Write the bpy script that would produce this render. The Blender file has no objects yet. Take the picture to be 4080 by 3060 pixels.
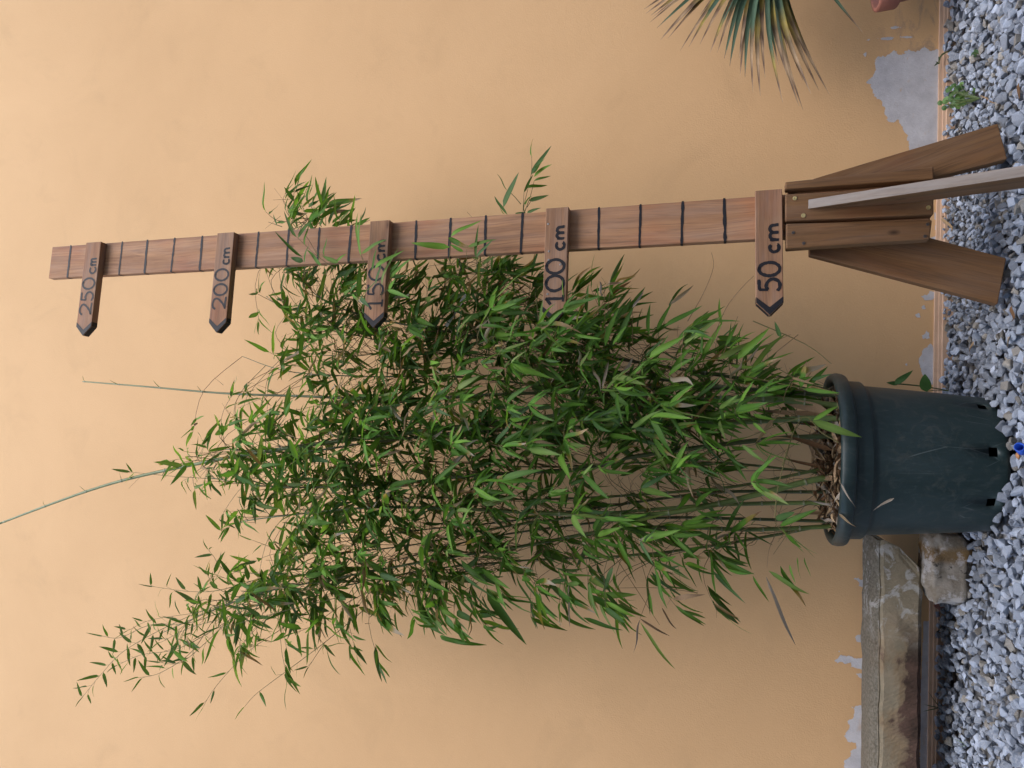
import bpy, bmesh, math, random
from mathutils import Vector, Matrix, noise
S = bpy.context.scene
COL = S.collection
R = math.radians
rnd = random.Random(7)

# ------------------------------------------------------------------ camera
F_PX, W_PX, H_PX = 2829.0, 4080.0, 3060.0
PITCH, ROLL = R(16.7), R(0.5)
CAM = Vector((0, 0, 0.60))
_F = Vector((0, math.cos(PITCH), math.sin(PITCH)))
_U0 = Vector((0, -math.sin(PITCH), math.cos(PITCH)))
_R0 = Vector((1, 0, 0))
_U = _U0 * math.cos(ROLL) - _R0 * math.sin(ROLL)
_R = _R0 * math.cos(ROLL) + _U0 * math.sin(ROLL)
cam_d = bpy.data.cameras.new('camera'); cam = bpy.data.objects.new('camera', cam_d); COL.objects.link(cam)
xc, yc, zc = -_U, _R, -_F          # the photograph was taken with the phone on its side
cam.matrix_world = Matrix(((xc.x, yc.x, zc.x, CAM.x), (xc.y, yc.y, zc.y, CAM.y), (xc.z, yc.z, zc.z, CAM.z), (0, 0, 0, 1)))
cam_d.sensor_width = 36.0; cam_d.lens = F_PX / W_PX * 36.0
cam_d.clip_start = 0.02; cam_d.clip_end = 500
S.camera = cam

# ------------------------------------------------------------------ light
SUN_EL, SUN_AZ = R(56), R(168)      # azimuth measured from +Y clockwise: behind the camera
w = bpy.data.worlds.new('World'); S.world = w; w.use_nodes = True
nt = w.node_tree; nt.nodes.clear()
sky = nt.nodes.new('ShaderNodeTexSky'); sky.sky_type = 'NISHITA'; sky.sun_disc = False
sky.sun_elevation = SUN_EL; sky.sun_rotation = SUN_AZ; sky.air_density = 1.0; sky.dust_density = 1.2
bg = nt.nodes.new('ShaderNodeBackground'); bg.inputs[1].default_value = 0.15
out = nt.nodes.new('ShaderNodeOutputWorld')
nt.links.new(sky.outputs[0], bg.inputs[0]); nt.links.new(bg.outputs[0], out.inputs[0])
sd = bpy.data.lights.new('sun', 'SUN'); sd.energy = 1.1; sd.angle = R(60); sd.color = (1.0, 0.95, 0.88)
sun = bpy.data.objects.new('sun', sd); COL.objects.link(sun)
sdir = Vector((math.sin(SUN_AZ) * math.cos(SUN_EL), math.cos(SUN_AZ) * math.cos(SUN_EL), math.sin(SUN_EL)))
sun.rotation_euler = sdir.to_track_quat('Z', 'Y').to_euler(); sun.location = sdir * 20
S.view_settings.view_transform = 'Standard'; S.view_settings.look = 'None'
S.view_settings.exposure = 1.52; S.view_settings.gamma = 1.0; S.view_settings.use_curve_mapping = False

# ------------------------------------------------------------------ helpers
def ray(x, y): return (_F * F_PX + _R * (1530.0 - y) + _U * (2040.0 - x)).normalized()
def P(x, y, Y):                     # photo pixel on the plane Y = const
    d = ray(x, y); return CAM + d * ((Y - CAM.y) / d.y)
def G(x, y, z=0.0):                 # photo pixel on the ground
    d = ray(x, y); return CAM + d * ((z - CAM.z) / d.z)
def PX(p):                          # world point to photo pixel
    q = p - CAM; f = q.dot(_F)
    return 2040 - F_PX * q.dot(_U) / f, 1530 - F_PX * q.dot(_R) / f
WALL = 2.31; OPP_Y, OPP_H = -2.6, 4.6
WM = {}
def reg(o, M=None, parent=None):
    M = M or Matrix.Identity(4); COL.objects.link(o); WM[o.name] = M
    if parent is not None:
        o.parent = parent; o.matrix_local = WM[parent.name].inverted() @ M
    else: o.matrix_world = M
    return o
def thing(name, label, cat, loc=(0, 0, 0), group=None, M=None):
    o = bpy.data.objects.new(name, None); o.empty_display_size = 0.05
    reg(o, M or Matrix.Translation(Vector(loc))); tag(o, label, cat, group); return o
def tag(o, label=None, cat=None, group=None, kind=None):
    if label: o['label'] = label
    if cat: o['category'] = cat
    if group: o['group'] = group
    if kind: o['kind'] = kind
    return o
def mesh(name, vs, fs, mat, cols=None, smooth=False):
    me = bpy.data.meshes.new(name); me.from_pydata([tuple(v) for v in vs], [], fs)
    if cols:
        a = me.color_attributes.new('Col', 'FLOAT_COLOR', 'POINT')
        a.data.foreach_set('color', [c for q in cols for c in (q[0], q[1], q[2], 1.0)])
    if smooth: me.polygons.foreach_set('use_smooth', [True] * len(me.polygons))
    if mat: me.materials.append(mat)
    me.update(); return me
def obj(name, vs, fs, mat, parent=None, M=None, cols=None, smooth=False):
    return reg(bpy.data.objects.new(name, mesh(name, vs, fs, mat, cols, smooth)), M, parent)
def bobj(name, bm, mat, parent=None, M=None, smooth=False):
    me = bpy.data.meshes.new(name); bm.to_mesh(me); bm.free(); me.materials.append(mat)
    if smooth: me.polygons.foreach_set('use_smooth', [True] * len(me.polygons))
    return reg(bpy.data.objects.new(name, me), M, parent)
def frame(o, x, y, z):
    return Matrix(((x.x, y.x, z.x, o.x), (x.y, y.y, z.y, o.y), (x.z, y.z, z.z, o.z), (0, 0, 0, 1)))
def cat_rom(pts, n=8):
    out = []; m = len(pts)
    for i in range(m - 1):
        p0, p1, p2, p3 = pts[max(i - 1, 0)], pts[i], pts[i + 1], pts[min(i + 2, m - 1)]
        for k in range(n):
            t = k / n
            out.append(0.5 * ((2 * p1) + (p2 - p0) * t + (2 * p0 - 5 * p1 + 4 * p2 - p3) * t * t + (3 * p1 - p0 - 3 * p2 + p3) * t ** 3))
    out.append(pts[-1].copy()); return out
def tube(pts, rad, n=5, cap=True):
    vs, fs = [], []; m = len(pts); prev = None
    for i, p in enumerate(pts):
        t = (pts[min(i + 1, m - 1)] - pts[max(i - 1, 0)])
        t = t.normalized() if t.length > 1e-9 else Vector((0, 0, 1))
        a = prev if prev is not None else (Vector((0, 0, 1)) if abs(t.z) < 0.9 else Vector((1, 0, 0)))
        u = (a - t * a.dot(t)); u = u.normalized() if u.length > 1e-6 else t.orthogonal().normalized(); prev = u; v = t.cross(u)
        r = rad[i] if isinstance(rad, (list, tuple)) else rad
        for k in range(n):
            g = 2 * math.pi * k / n; vs.append(p + (u * math.cos(g) + v * math.sin(g)) * r)
    for i in range(m - 1):
        for k in range(n):
            fs.append((i * n + k, i * n + (k + 1) % n, (i + 1) * n + (k + 1) % n, (i + 1) * n + k))
    if cap: fs += [tuple(range(n - 1, -1, -1)), tuple((m - 1) * n + k for k in range(n))]
    return vs, fs
def join(parts):
    V, Fc = [], []
    for vs, fs in parts:
        b = len(V); V += vs; Fc += [tuple(i + b for i in f) for f in fs]
    return V, Fc
def lathe(prof, n=72):
    vs = [Vector((r * math.cos(2 * math.pi * k / n), r * math.sin(2 * math.pi * k / n), z)) for r, z in prof for k in range(n)]
    fs = [(i * n + k, i * n + (k + 1) % n, (i + 1) * n + (k + 1) % n, (i + 1) * n + k) for i in range(len(prof) - 1) for k in range(n)]
    return vs, fs
def board_bm(poly, th, bev=0.002, seg=2):
    """prism of a polygon in local XY, thickness along local Z (0..th), bevelled edges"""
    bm = bmesh.new(); a = [bm.verts.new((x, y, 0)) for x, y in poly]; b = [bm.verts.new((x, y, th)) for x, y in poly]
    n = len(poly); bm.faces.new(a[::-1]); bm.faces.new(b)
    for i in range(n): bm.faces.new((a[i], a[(i + 1) % n], b[(i + 1) % n], b[i]))
    bmesh.ops.recalc_face_normals(bm, faces=bm.faces)
    if bev: bmesh.ops.bevel(bm, geom=list(bm.edges), offset=bev, segments=seg, profile=0.5, affect='EDGES')
    return bm

# ------------------------------------------------------------------ materials
class NT:
    def __init__(s, name):
        s.m = bpy.data.materials.new(name); s.m.use_nodes = True; s.t = s.m.node_tree; s.t.nodes.clear()
        s.out = s.n('ShaderNodeOutputMaterial'); s.co = s.n('ShaderNodeTexCoord')
    def n(s, ty, **k):
        q = s.t.nodes.new(ty)
        for a, b in k.items(): setattr(q, a, b)
        return q
    def l(s, a, b): s.t.links.new(a, b)
    def put(s, sock, v):
        if hasattr(v, 'is_linked') or isinstance(v, bpy.types.NodeSocket): s.l(v, sock)
        else: sock.default_value = v
    def mapping(s, scale=(1, 1, 1), rot=(0, 0, 0), loc=(0, 0, 0), src=None):
        q = s.n('ShaderNodeMapping'); s.l(src or s.co.outputs['Object'], q.inputs[0])
        q.inputs[1].default_value = loc; q.inputs[2].default_value = rot; q.inputs[3].default_value = scale; return q.outputs[0]
    def noise(s, vec, scale, detail=4, rough=0.55, dist=0.0):
        q = s.n('ShaderNodeTexNoise'); s.l(vec, q.inputs['Vector']); q.inputs['Scale'].default_value = scale
        q.inputs['Detail'].default_value = detail; q.inputs['Roughness'].default_value = rough; q.inputs['Distortion'].default_value = dist
        return q.outputs['Fac']
    def voro(s, vec, scale, feature='F1'):
        q = s.n('ShaderNodeTexVoronoi', feature=feature); s.l(vec, q.inputs['Vector']); q.inputs['Scale'].default_value = scale; return q.outputs['Distance']
    def ramp(s, fac, stops):
        q = s.n('ShaderNodeValToRGB'); s.put(q.inputs[0], fac); e = q.color_ramp.elements
        while len(e) < len(stops): e.new(0.5)
        for i, (p, c) in enumerate(stops):
            e[i].position = p; e[i].color = (c, c, c, 1) if isinstance(c, (int, float)) else (*c, 1)
        return q.outputs[0]
    def mix(s, fac, a, b, mode='MIX'):
        q = s.n('ShaderNodeMix', data_type='RGBA', blend_type=mode); s.put(q.inputs[0], fac)
        for sock, v in ((q.inputs[6], a), (q.inputs[7], b)):
            s.put(sock, (*v, 1) if isinstance(v, tuple) and len(v) == 3 else v)
        return q.outputs[2]
    def math(s, op, a, b=0.0, clamp=False):
        q = s.n('ShaderNodeMath', operation=op, use_clamp=clamp); s.put(q.inputs[0], a); s.put(q.inputs[1], b); return q.outputs[0]
    def sep(s, vec):
        q = s.n('ShaderNodeSeparateXYZ'); s.l(vec, q.inputs[0]); return q.outputs
    def bump(s, h, strength=0.3, dist=0.01, nrm=None):
        q = s.n('ShaderNodeBump'); q.inputs['Strength'].default_value = strength; q.inputs['Distance'].default_value = dist
        s.l(h, q.inputs['Height'])
        if nrm is not None: s.l(nrm, q.inputs['Normal'])
        return q.outputs[0]
    def done(s, col, rough=0.7, nrm=None, spec=0.3, metal=0.0, trans=0.0, tcol=None):
        b = s.n('ShaderNodeBsdfPrincipled'); s.put(b.inputs['Base Color'], (*col, 1) if isinstance(col, tuple) else col)
        s.put(b.inputs['Roughness'], rough); b.inputs['Specular IOR Level'].default_value = spec; b.inputs['Metallic'].default_value = metal
        if nrm is not None: s.l(nrm, b.inputs['Normal'])
        sh = b.outputs[0]
        if trans:
            tr = s.n('ShaderNodeBsdfTranslucent'); s.put(tr.inputs[0], tcol if tcol is not None else (*col, 1) if isinstance(col, tuple) else col)
            mx = s.n('ShaderNodeMixShader'); mx.inputs[0].default_value = trans; s.l(sh, mx.inputs[1]); s.l(tr.outputs[0], mx.inputs[2]); sh = mx.outputs[0]
        s.l(sh, s.out.inputs[0]); return s.m

def mat_wall():
    t = NT('apricot_render'); v = t.co.outputs['Object']
    big = t.noise(v, 1.1, 5, 0.6, 0.4); mid = t.noise(t.mapping((1, 1, 1), loc=(3, 1, 7)), 4.5, 6, 0.65, 0.6)
    fine = t.noise(v, 190, 3, 0.6); grit = t.noise(v, 420, 2, 0.5)
    c = t.mix(t.ramp(big, [(0.35, 0.0), (0.7, 1.0)]), (0.640, 0.400, 0.207), (0.575, 0.355, 0.180))
    c = t.mix(t.math('MULTIPLY', t.ramp(mid, [(0.54, 0.0), (0.74, 1.0)]), 0.20), c, (0.40, 0.26, 0.135))
    c = t.mix(t.math('MULTIPLY', fine, 0.16), c, (0.42, 0.26, 0.13))
    # rising damp and dirt blotches with a ragged edge low on the wall
    X, Y, Z = t.sep(v)
    n1 = t.noise(t.mapping((1.0, 1, 3.0), loc=(5, 2, 1)), 7.0, 6, 0.7, 0.8)
    zone = t.math('MULTIPLY', t.ramp(t.math('MULTIPLY', Z, 3.0), [(0.0, 1.0), (0.62, 0.0)]), t.ramp(t.math('SUBTRACT', X, 0.35), [(0.45, 0.0), (0.68, 1.0)]))
    m2 = t.math('MULTIPLY', zone, t.ramp(n1, [(0.50, 0.0), (0.62, 1.0)]))
    c = t.mix(t.math('MULTIPLY', m2, 0.75), c, (0.155, 0.14, 0.135))
    h = t.math('ADD', t.math('MULTIPLY', fine, 1.0), t.math('MULTIPLY', grit, 0.5))
    h = t.math('ADD', h, t.math('MULTIPLY', t.noise(v, 30, 3, 0.6), 0.8))
    return t.done(c, 0.9, t.bump(h, 0.28, 0.0025), 0.12)
def mat_plaster():
    t = NT('bare_plaster'); v = t.co.outputs['Object']
    n = t.noise(v, 22, 6, 0.7); f = t.noise(v, 260, 3, 0.6)
    c = t.mix(t.ramp(n, [(0.35, 0.0), (0.65, 1.0)]), (0.44, 0.42, 0.43), (0.56, 0.54, 0.55))
    c = t.mix(t.math('MULTIPLY', t.ramp(t.noise(t.mapping((1, 1, 2.4), loc=(2, 9, 4)), 14, 6, 0.75, 1.0), [(0.60, 0.0), (0.70, 1.0)]), 0.6), c, (0.52, 0.33, 0.17))
    return t.done(c, 0.95, t.bump(t.math('ADD', f, t.math('MULTIPLY', n, 1.5)), 0.35, 0.003), 0.1)
def mat_skirt():
    t = NT('beige_trim'); v = t.co.outputs['Object']; n = t.noise(v, 18, 5, 0.6)
    return t.done(t.mix(t.ramp(n, [(0.4, 0.0), (0.7, 1.0)]), (0.56, 0.37, 0.25), (0.47, 0.305, 0.205)), 0.75, t.bump(t.noise(v, 150, 3), 0.15, 0.002), 0.2)
def mat_wood(name, a, b, dark, grey=0.0, sc=1.0, knots=True):
    t = NT(name); oi = t.n('ShaderNodeObjectInfo')
    off = t.n('ShaderNodeVectorMath', operation='SCALE'); cmb = t.n('ShaderNodeCombineXYZ')
    for i in range(3): t.l(oi.outputs['Random'], cmb.inputs[i])
    t.l(cmb.outputs[0], off.inputs[0]); off.inputs['Scale'].default_value = 37.0
    add = t.n('ShaderNodeVectorMath', operation='ADD'); t.l(t.co.outputs['Object'], add.inputs[0]); t.l(off.outputs[0], add.inputs[1])
    v = add.outputs[0]
    warp = t.n('ShaderNodeVectorMath', operation='MULTIPLY_ADD')
    wn = t.n('ShaderNodeTexNoise'); t.l(t.mapping((3, 9, 9), src=v), wn.inputs['Vector']); wn.inputs['Scale'].default_value = 1.0; wn.inputs['Detail'].default_value = 2
    t.l(wn.outputs['Color'], warp.inputs[0]); warp.inputs[1].default_value = (0.0, 0.03, 0.03); t.l(v, warp.inputs[2])
    g1 = t.noise(t.mapping((1.6 * sc, 48 * sc, 48 * sc), src=warp.outputs[0]), 1.0, 6, 0.62)
    g2 = t.noise(t.mapping((7 * sc, 260 * sc, 260 * sc), src=warp.outputs[0]), 1.0, 4, 0.6)
    lo = t.noise(t.mapping((5, 14, 14), src=v), 1.0, 4, 0.6)
    c = t.mix(t.ramp(g1, [(0.38, 0.0), (0.62, 1.0)]), a, b)
    c = t.mix(t.math('MULTIPLY', t.ramp(g2, [(0.50, 0.0), (0.72, 1.0)]), 0.55), c, dark)
    rd = t.noise(t.mapping((6, 9, 9), loc=(4, 7, 1), src=v), 1.0, 3, 0.5)
    c = t.mix(t.math('MULTIPLY', t.ramp(rd, [(0.50, 0.0), (0.70, 1.0)]), 0.55), c, t.mix(1.0, c, (1.0, 0.70, 0.62), 'MULTIPLY'))
    c = t.mix(t.math('MULTIPLY', t.ramp(lo, [(0.45, 0.0), (0.72, 1.0)]), 0.55), c, tuple(0.55 * x + 0.45 * y for x, y in zip(dark, a)))
    gn = t.noise(t.mapping((4, 30, 30), loc=(8, 3, 2), src=v), 1.0, 5, 0.65)
    c = t.mix(t.math('MULTIPLY', t.ramp(gn, [(0.42, 0.0), (0.7, 1.0)]), grey), c, (0.33, 0.31, 0.30))
    if knots:
        k = t.voro(t.mapping((6.5, 13, 0.01), src=v), 1.0)
        c = t.mix(t.math('MULTIPLY', t.ramp(k, [(0.045, 1.0), (0.11, 0.0)]), 0.8), c, tuple(0.4 * x for x in dark))
    h = t.math('ADD', t.math('MULTIPLY', g1, 0.6), g2)
    return t.done(c, 0.72, t.bump(h, 0.30, 0.002), 0.25)
def mat_plain(name, col, rough=0.7, spec=0.3, var=0.25, sc=30, bump=0.1, metal=0.0):
    t = NT(name); v = t.co.outputs['Object']; n = t.noise(v, sc, 5, 0.6)
    return t.done(t.mix(n, tuple(x * (1 - var) for x in col), tuple(x * (1 + var) for x in col)), rough, t.bump(t.noise(v, sc * 6, 3), bump, 0.002), spec, metal)
def mat_leaf():
    t = NT('bamboo_leaf'); a = t.n('ShaderNodeVertexColor', layer_name='Col')
    ge = t.n('ShaderNodeNewGeometry')
    c = t.mix(t.math('MULTIPLY', ge.outputs['Backfacing'], 0.22), a.outputs[0], t.mix(0.5, a.outputs[0], (0.16, 0.21, 0.14)))
    n = t.noise(t.co.outputs['Object'], 40, 3)
    c = t.mix(t.math('MULTIPLY', n, 0.35), c, t.mix(1.0, c, (0.55, 0.6, 0.5), 'MULTIPLY'))
    return t.done(c, 0.52, None, 0.22, 0, 0.38, t.mix(1.0, c, (1.45, 1.4, 0.6), 'MULTIPLY'))
def mat_col(name, rough=0.8, spec=0.2, sc=60, bump=0.3, var=0.35, dist=0.003, trans=0.0):
    t = NT(name); a = t.n('ShaderNodeVertexColor', layer_name='Col'); v = t.co.outputs['Object']
    n = t.noise(v, sc, 5, 0.7); f = t.noise(v, sc * 5, 3, 0.6)
    c = t.mix(1.0, a.outputs[0], t.ramp(n, [(0.25, 1 - var), (0.75, 1 + var)]), 'MULTIPLY')
    return t.done(c, rough, t.bump(t.math('ADD', n, t.math('MULTIPLY', f, 0.5)), bump, dist), spec, 0, trans, c if trans else None)
def mat_gravel():
    t = NT('limestone_chips'); a = t.n('ShaderNodeVertexColor', layer_name='Col'); v = t.co.outputs['Object']
    ge = t.n('ShaderNodeNewGeometry')
    n = t.noise(v, 55, 5, 0.7, 0.6); f = t.noise(v, 240, 4, 0.65)
    c = t.mix(1.0, a.outputs[0], t.ramp(n, [(0.30, 0.62), (0.55, 1.0), (0.72, 1.35)]), 'MULTIPLY')
    c = t.mix(t.math('MULTIPLY', t.ramp(f, [(0.52, 0.0), (0.66, 1.0)]), 0.45), c, (0.47, 0.48, 0.50))
    vein = t.ramp(t.voro(t.mapping((1, 1, 1), loc=(1, 2, 3)), 70, 'DISTANCE_TO_EDGE'), [(0.0, 1.0), (0.05, 0.0)])
    c = t.mix(t.math('MULTIPLY', vein, 0.25), c, (0.55, 0.55, 0.56))
    return t.done(c, 0.9, t.bump(t.math('ADD', n, t.math('MULTIPLY', f, 0.6)), 0.5, 0.003), 0.15)
def mat_planter():
    t = NT('green_plastic'); v = t.co.outputs['Object']
    n = t.noise(t.mapping((9, 9, 2.5)), 1.0, 6, 0.65, 0.6); f = t.noise(t.mapping((1, 1, 0.25)), 120, 4, 0.6)
    c = t.mix(t.ramp(n, [(0.35, 0.0), (0.7, 1.0)]), (0.013, 0.027, 0.027), (0.026, 0.043, 0.045))
    c = t.mix(t.math('MULTIPLY', t.ramp(f, [(0.55, 0.0), (0.75, 1.0)]), 0.35), c, (0.055, 0.072, 0.075))
    X, Y, Z = t.sep(v)
    dust = t.math('MULTIPLY', t.ramp(t.noise(v, 26, 6, 0.7, 1.2), [(0.52, 0.0), (0.66, 1.0)]), 0.45)
    c = t.mix(dust, c, (0.062, 0.068, 0.062))
    scr = t.ramp(t.voro(t.mapping((20, 20, 5), rot=(0.3, 0.4, 0.2)), 1.0, 'DISTANCE_TO_EDGE'), [(0.0, 1.0), (0.012, 0.0)])
    scr = t.math('MULTIPLY', scr, t.ramp(t.noise(v, 9, 2), [(0.55, 0.0), (0.63, 1.0)]))
    c = t.mix(t.math('MULTIPLY', scr, 0.5), c, (0.16, 0.18, 0.18))
    return t.done(c, t.ramp(n, [(0.3, 0.34), (0.7, 0.52)]), t.bump(t.math('ADD', f, n), 0.08, 0.002), 0.4)
def mat_beam():
    t = NT('old_sandstone'); v = t.co.outputs['Object']
    n = t.noise(v, 9, 6, 0.7, 0.5); f = t.noise(v, 130, 4, 0.7)
    c = t.mix(t.ramp(n, [(0.32, 0.0), (0.68, 1.0)]), (0.175, 0.148, 0.102), (0.290, 0.235, 0.160))
    X, Y, Z = t.sep(v)
    # iron-brown staining along the lower half of the face
    st = t.math('ADD', t.noise(t.mapping((1.0, 1, 1.6), loc=(0.3, 0, 5.1)), 7.0, 6, 0.62, 0.6), t.math('MULTIPLY', t.math('SUBTRACT', 0.150, Z), 3.2))
    xl = t.ramp(t.math('ADD', X, 1.5), [(0.10, 0.9), (0.45, 1.0), (0.78, 1.0), (0.90, 0.0)])
    m = t.math('MULTIPLY', xl, t.ramp(st, [(0.44, 0.0), (0.52, 1.0)]))
    c = t.mix(t.math('MULTIPLY', m, 0.88), c, t.mix(t.ramp(n, [(0.4, 0.0), (0.6, 1.0)]), (0.040, 0.022, 0.018), (0.105, 0.056, 0.045)))
    hal = t.math('MULTIPLY', xl, t.ramp(st, [(0.35, 0.0), (0.44, 1.0)]))
    c = t.mix(t.math('MULTIPLY', t.math('SUBTRACT', hal, m, True), 0.5), c, (0.230, 0.145, 0.075))
    # grey lichen on the moulded upper edge, pale lime splash by the broken end
    up = t.ramp(t.math('MULTIPLY', Z, 4.0), [(0.77, 0.0), (0.80, 1.0)])
    c = t.mix(t.math('MULTIPLY', up, 0.75), c, t.mix(t.ramp(f, [(0.4, 0.0), (0.6, 1.0)]), (0.060, 0.056, 0.045), (0.150, 0.140, 0.120)))
    sp = t.math('MULTIPLY', t.ramp(t.noise(t.mapping((1, 1, 1), loc=(4, 4, 2)), 17, 6, 0.7, 0.8), [(0.52, 0.0), (0.58, 1.0)]), t.ramp(t.math('ADD', X, 1.0), [(0.30, 0.0), (0.42, 1.0), (0.56, 1.0), (0.60, 0.0)]))
    c = t.mix(t.math('MULTIPLY', sp, 0.7), c, (0.42, 0.41, 0.39))
    wv = t.n('ShaderNodeTexWave', wave_type='BANDS', bands_direction='X'); t.l(t.mapping((1, 1, 1), rot=(0, R(35), 0)), wv.inputs[0])
    wv.inputs['Scale'].default_value = 30; wv.inputs['Distortion'].default_value = 5; wv.inputs['Detail'].default_value = 3; wv.inputs['Detail Scale'].default_value = 2
    h = t.math('ADD', t.math('MULTIPLY', wv.outputs['Fac'], 0.22), t.math('ADD', f, t.math('MULTIPLY', n, 1.5)))
    return t.done(c, 0.92, t.bump(h, 0.5, 0.004), 0.12)
def mat_block():
    t = NT('weathered_fieldstone'); v = t.co.outputs['Object']
    n = t.noise(v, 16, 6, 0.72, 0.8); f = t.noise(v, 120, 4, 0.7)
    X, Y, Z = t.sep(v)
    c = t.mix(t.ramp(n, [(0.3, 0.0), (0.7, 1.0)]), (0.15, 0.120, 0.085), (0.34, 0.305, 0.26))
    och = t.ramp(t.math('ADD', X, t.math('MULTIPLY', n, 0.03)), [(0.028, 0.0), (0.042, 1.0), (0.062, 1.0), (0.078, 0.0)])
    c = t.mix(t.math('MULTIPLY', och, 0.8), c, (0.19, 0.11, 0.038))
    pits = t.ramp(t.noise(t.mapping((1, 1, 1), loc=(2, 5, 1)), 60, 5, 0.75), [(0.36, 1.0), (0.43, 0.0)])
    pits = t.math('MULTIPLY', pits, t.ramp(t.math('ADD', X, 0.05), [(0.02, 0.0), (0.03, 1.0), (0.075, 1.0), (0.085, 0.0)]))
    c = t.mix(t.math('MULTIPLY', pits, 0.85), c, (0.035, 0.030, 0.028))
    wh = t.ramp(t.noise(t.mapping((1, 1, 1), loc=(7, 5, 9)), 30, 5, 0.7), [(0.52, 0.0), (0.60, 1.0)])
    c = t.mix(t.math('MULTIPLY', wh, 0.55), c, (0.50, 0.48, 0.47))
    return t.done(c, 0.92, t.bump(t.math('ADD', n, f), 0.6, 0.004), 0.12)
def mat_ground():
    t = NT('gravel_ground'); v = t.co.outputs['Object']
    d = t.voro(v, 38); n = t.noise(v, 8, 4)
    c = t.mix(t.ramp(d, [(0.15, 0.0), (0.75, 1.0)]), (0.31, 0.32, 0.34), (0.05, 0.05, 0.05))
    return t.done(t.mix(t.math('MULTIPLY', n, 0.4), c, (0.16, 0.15, 0.14)), 0.95, t.bump(d, 0.8, 0.02), 0.1)

M_WALL, M_PLASTER, M_SKIRT = mat_wall(), mat_plaster(), mat_skirt()
M_RULER = mat_wood('weathered_pine', (0.420, 0.222, 0.112), (0.265, 0.132, 0.068), (0.105, 0.052, 0.034), 0.16)
M_SIGN = mat_wood('sign_pine', (0.350, 0.188, 0.098), (0.230, 0.120, 0.066), (0.095, 0.050, 0.034), 0.20)
M_STAND = mat_wood('brown_stained_pine', (0.205, 0.104, 0.043), (0.140, 0.070, 0.030), (0.055, 0.029, 0.016), 0.08)
M_STRUT = mat_wood('greyed_pine', (0.25, 0.205, 0.17), (0.17, 0.13, 0.10), (0.12, 0.085, 0.065), 0.45, 1.0, False)
M_INK = mat_plain('black_marker_paint', (0.012, 0.011, 0.014), 0.6, 0.3, 0.3, 80)
M_BRASS = mat_plain('brass_screw', (0.72, 0.58, 0.28), 0.35, 0.5, 0.2, 200, 0.1, 0.8)
M_STEEL = mat_plain('dull_steel', (0.30, 0.28, 0.26), 0.45, 0.5, 0.2, 200, 0.1, 0.7)
M_RUST = mat_plain('dark_screw', (0.06, 0.05, 0.045), 0.5, 0.4, 0.3, 200)
M_LEAF = mat_leaf()
M_TWIG = mat_col('bamboo_twig', 0.65, 0.25, 50, 0.1)
M_CULM = mat_col('bamboo_culm', 0.42, 0.4, 30, 0.06, 0.25)
M_DRY = mat_col('dry_leaf', 0.8, 0.15, 70, 0.3, 0.4, 0.003, 0.15)
M_GRAVEL, M_PLANTER, M_BEAM, M_BLOCK, M_GROUND = mat_gravel(), mat_planter(), mat_beam(), mat_block(), mat_ground()
M_SOIL = mat_plain('dark_soil', (0.035, 0.026, 0.020), 0.95, 0.1, 0.5, 60, 0.6)
M_TERRA = mat_plain('terracotta_plastic', (0.30, 0.125, 0.095), 0.6, 0.3, 0.12, 14, 0.1)
M_BLUE = mat_plain('blue_plastic', (0.012, 0.075, 0.46), 0.4, 0.45, 0.1, 30)
M_ORANGE = mat_plain('orange_chip', (0.42, 0.20, 0.09), 0.8, 0.2, 0.3, 120, 0.4)
M_LABEL = mat_plain('white_plastic_label', (0.42, 0.41, 0.39), 0.5, 0.4, 0.06, 30)
M_PALM = mat_col('palm_leaflet', 0.5, 0.35, 40, 0.15, 0.25, 0.002, 0.12)

# ------------------------------------------------------------------ ground
g = obj('ground', [(-30, -30, -0.020), (30, -30, -0.020), (30, 30, -0.020), (-30, 30, -0.020)], [(0, 1, 2, 3)], M_GROUND)
tag(g, kind='structure')

POT_C = Vector((-0.183, 1.965, 0)); POT_RB = 0.160
def stone_variant(i, r_):
    bm = bmesh.new(); n = r_.randint(11, 16)
    ax = Vector((r_.uniform(0.85, 1.3), r_.uniform(0.75, 1.0), r_.uniform(0.55, 0.85)))
    for _ in range(n):
        d = Vector((r_.gauss(0, 1), r_.gauss(0, 1), r_.gauss(0, 1))).normalized()
        d *= r_.uniform(0.82, 1.08); bm.verts.new((d.x * ax.x, d.y * ax.y, d.z * ax.z))
    h = bmesh.ops.convex_hull(bm, input=list(bm.verts))
    bmesh.ops.delete(bm, geom=[e for e in h['geom_interior'] if isinstance(e, bmesh.types.BMVert)], context='VERTS')
    bmesh.ops.bevel(bm, geom=list(bm.edges), offset=0.10, segments=1, profile=0.6, affect='EDGES', clamp_overlap=True)
    bmesh.ops.triangulate(bm, faces=bm.faces)
    bm.verts.ensure_lookup_table(); bm.verts.index_update()
    vs = [v.co.copy() for v in bm.verts]; fs = [tuple(v.index for v in f.verts) for f in bm.faces]; bm.free()
    k = r_.uniform(0.50, 1.12); wrm = r_.random()
    c = (0.350 * k, 0.394 * k, 0.476 * k) if wrm < 0.80 else ((0.30 * k, 0.275 * k, 0.24 * k) if wrm < 0.95 else (0.44, 0.435, 0.42))
    return vs, fs, c
rs = random.Random(11)
SV = [stone_variant(i, rs) for i in range(36)]
SVM = [mesh('stone', [v for v in vs], fs, M_GRAVEL, [c] * len(vs)) for vs, fs, c in SV]
BEAM_BLOCK = Vector((-0.468, 2.125, 0.03))
def blocked(p, r):
    if (p.xy - POT_C.xy).length < POT_RB + 0.35 * r: return True
    if abs(p.x - BEAM_BLOCK.x) < 0.085 and abs(p.y - BEAM_BLOCK.y) < 0.075: return True
    return p.y > WALL - 0.018
stones = []; cell = {}
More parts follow.
